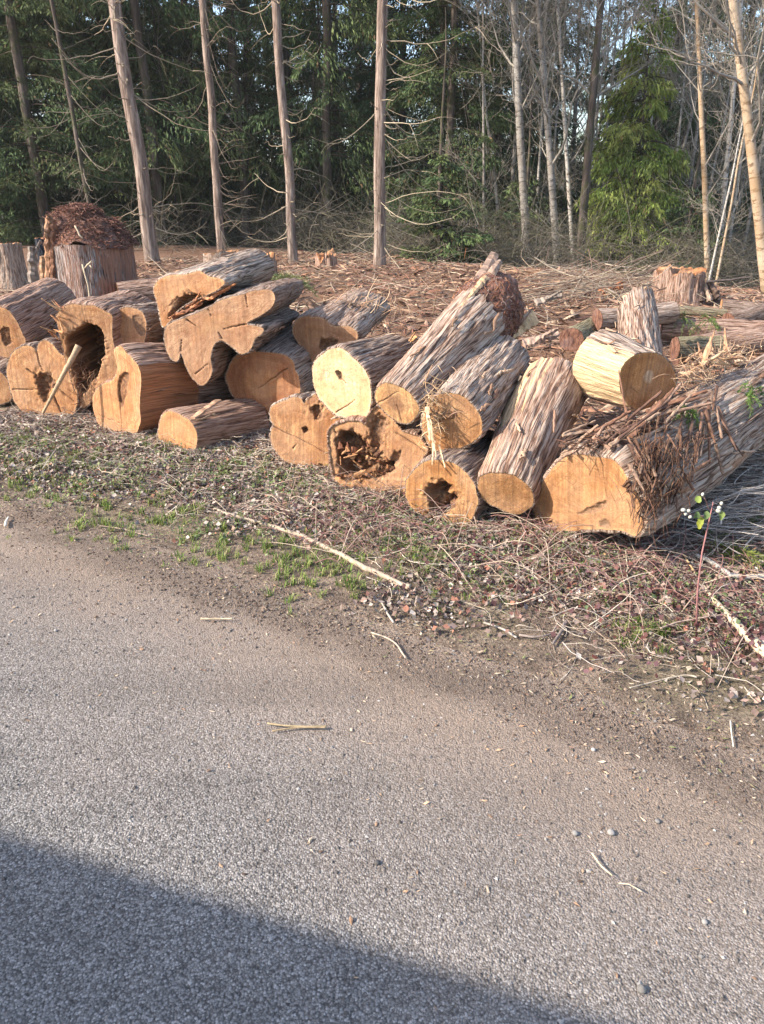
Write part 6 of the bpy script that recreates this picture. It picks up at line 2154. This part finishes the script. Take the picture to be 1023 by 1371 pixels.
for k, (px, py, Y_, c, lb) in enumerate([(818, 388, 11.2, (.42, .18, .09), 'orange-red broken wood chunk left of the ragged right stump'), (735, 402, 9.8, (.22, .175, .14), 'pale bark slab lying on the clearing behind the leaning log'), (850, 396, 10.6, (.50, .33, .2), 'pale split wood chunk just left of the ragged right stump'),
                                         (725, 456, 7.2, (.36, .25, .19), 'pinkish bark slab in the debris right of the leaning log'), (45, 372, 10.5, (.20, .16, .13), 'grey bleached stub standing left of the tall stump'), (62, 385, 9.9, (.26, .155, .09), 'short splintered tan stub beside the tall stump'),
                                         (548, 462, 6.2, (.50, .27, .12), 'orange torn bark lump between the pale log and the leaning log')]):
    p = at(px, py, Y_)
    root = thing('wood_chunk', p, lb, 'wood chunk')
    if 'stub' in lb:
        slab('stub', at(px, py + 6, Y_), at(px - 3, py - 42, Y_), .12, .08, .09, -FW, M['splinter'], root, p, c, 600 + k, jag=.06)
        slab('splinter', at(px, py - 30, Y_), at(px + 10, py - 50, Y_), .04, .02, .03, -FW, M['splinter'], root, p, c, 640 + k, jag=.2)
    else:
        w_ = .28 if k != 6 else .10
        slab('slab', p - np.array([w_ * .6, 0, .03]), p + np.array([w_ * .6, .05, .06]), w_ * .42, w_ * .26, w_ * .10, np.array([0, -.5, 1]), M['splinter'], root, p, c, 600 + k, jag=.25)
        slab('splinter', p - np.array([w_ * .2, 0, 0]), p + np.array([w_ * .5, -.05, .12]), w_ * .2, w_ * .06, w_ * .1, np.array([0, -.5, 1]), M['splinter'], root, p, np.array(c) * .8, 640 + k, jag=.25)

# ------------------------------------------------------------------ unseen trailer added behind the camera to cast the road shadow
def rbox(name, c, sz, bev, mat, root):
    import bmesh
    bm = bmesh.new()
    bmesh.ops.create_cube(bm, size=1.0)
    bmesh.ops.scale(bm, vec=sz, verts=bm.verts)
    bmesh.ops.bevel(bm, geom=bm.edges[:], offset=bev, segments=2, affect='EDGES')
    bmesh.ops.translate(bm, vec=c, verts=bm.verts)
    me = bpy.data.meshes.new(name)
    bm.to_mesh(me)
    bm.free()
    return obj(name, me, mat, root)


def plain(name, col, rough=.5):
    g = NT_(name)
    n_ = g.noise(g.objco(), 4.0, 4)
    return g.done(g.mix(.3, col, g.ramp(n_, [(.3, .7), (.7, 1.1)]), 'MULTIPLY'), rough)


M['paint'] = plain('white_paint', (.75, .75, .73), .45)
M['rubber'] = plain('tyre_rubber', (.03, .03, .03), .8)
M['steel'] = plain('dark_steel', (.12, .12, .13), .5)
Hroof = 2.55
pA, pB = gpt(0, 1105)[:2], gpt(850, 1371)[:2]
hd = -np.array([tosun.x, tosun.y]) / tosun.z * Hroof       # ground offset of the roof edge's shadow
ed = (pB - pA) / np.linalg.norm(pB - pA)
e0 = pA - hd - ed * 1.6
e1_ = pB - hd + ed * 0.9
Lb = np.linalg.norm(e1_ - e0)
inn = np.array([ed[1], -ed[0]])
inn = inn if inn @ (-pA) > 0 else -inn
W_ = 2.2
mid_ = (e0 + e1_) / 2 + inn * W_ / 2
root = thing('shadow_trailer', (mid_[0], mid_[1], 0), 'made-up white box trailer behind the camera, unseen caster of the road shadow', 'trailer')
root.rotation_euler = (0, 0, math.atan2(ed[1], ed[0]))
rbox('body', (0, 0, 1.55), (Lb, W_, 2.0), .04, M['paint'], root)
rbox('chassis', (0, 0, .48), (Lb * .98, W_ * .7, .12), .02, M['steel'], root)
for sx in (-.45, .45):
    for sy in (-1, 1):
        v, q_, t_ = tube_arr(np.array([[sx, sy * (W_ / 2 - .02), .36], [sx, sy * (W_ / 2 - .22), .36]]), .36, 28)
        wh = obj('wheel', mk_mesh('wheel', v, q_, t_, smooth=False), M['rubber'], root)
        v, q_, t_ = tube_arr(np.array([[sx, sy * (W_ / 2 + .005), .36], [sx, sy * (W_ / 2 - .05), .36]]), .2, 20)
        obj('rim', mk_mesh('rim', v, q_, t_, smooth=False), M['steel'], wh)


# ------------------------------------------------------------------ thin air haze
import bmesh
bm = bmesh.new()
bmesh.ops.create_cube(bm, size=1.0)
bmesh.ops.scale(bm, vec=(1300, 1300, 36), verts=bm.verts)
bmesh.ops.translate(bm, vec=(0, 0, 15.5), verts=bm.verts)
me = bpy.data.meshes.new('haze')
bm.to_mesh(me)
bm.free()
hm = bpy.data.materials.new('thin_haze')
hm.use_nodes = True
hm.node_tree.nodes.remove(hm.node_tree.nodes['Principled BSDF'])
pv = hm.node_tree.nodes.new('ShaderNodeVolumePrincipled')
pv.inputs['Color'].default_value = (.93, .96, 1.0, 1)
pv.inputs['Density'].default_value = .0005
pv.inputs['Anisotropy'].default_value = .2
hm.node_tree.links.new(pv.outputs[0], hm.node_tree.nodes['Material Output'].inputs['Volume'])
tag(obj('haze', me, hm), 'thin pale haze filling the air', 'haze', kind='stuff')
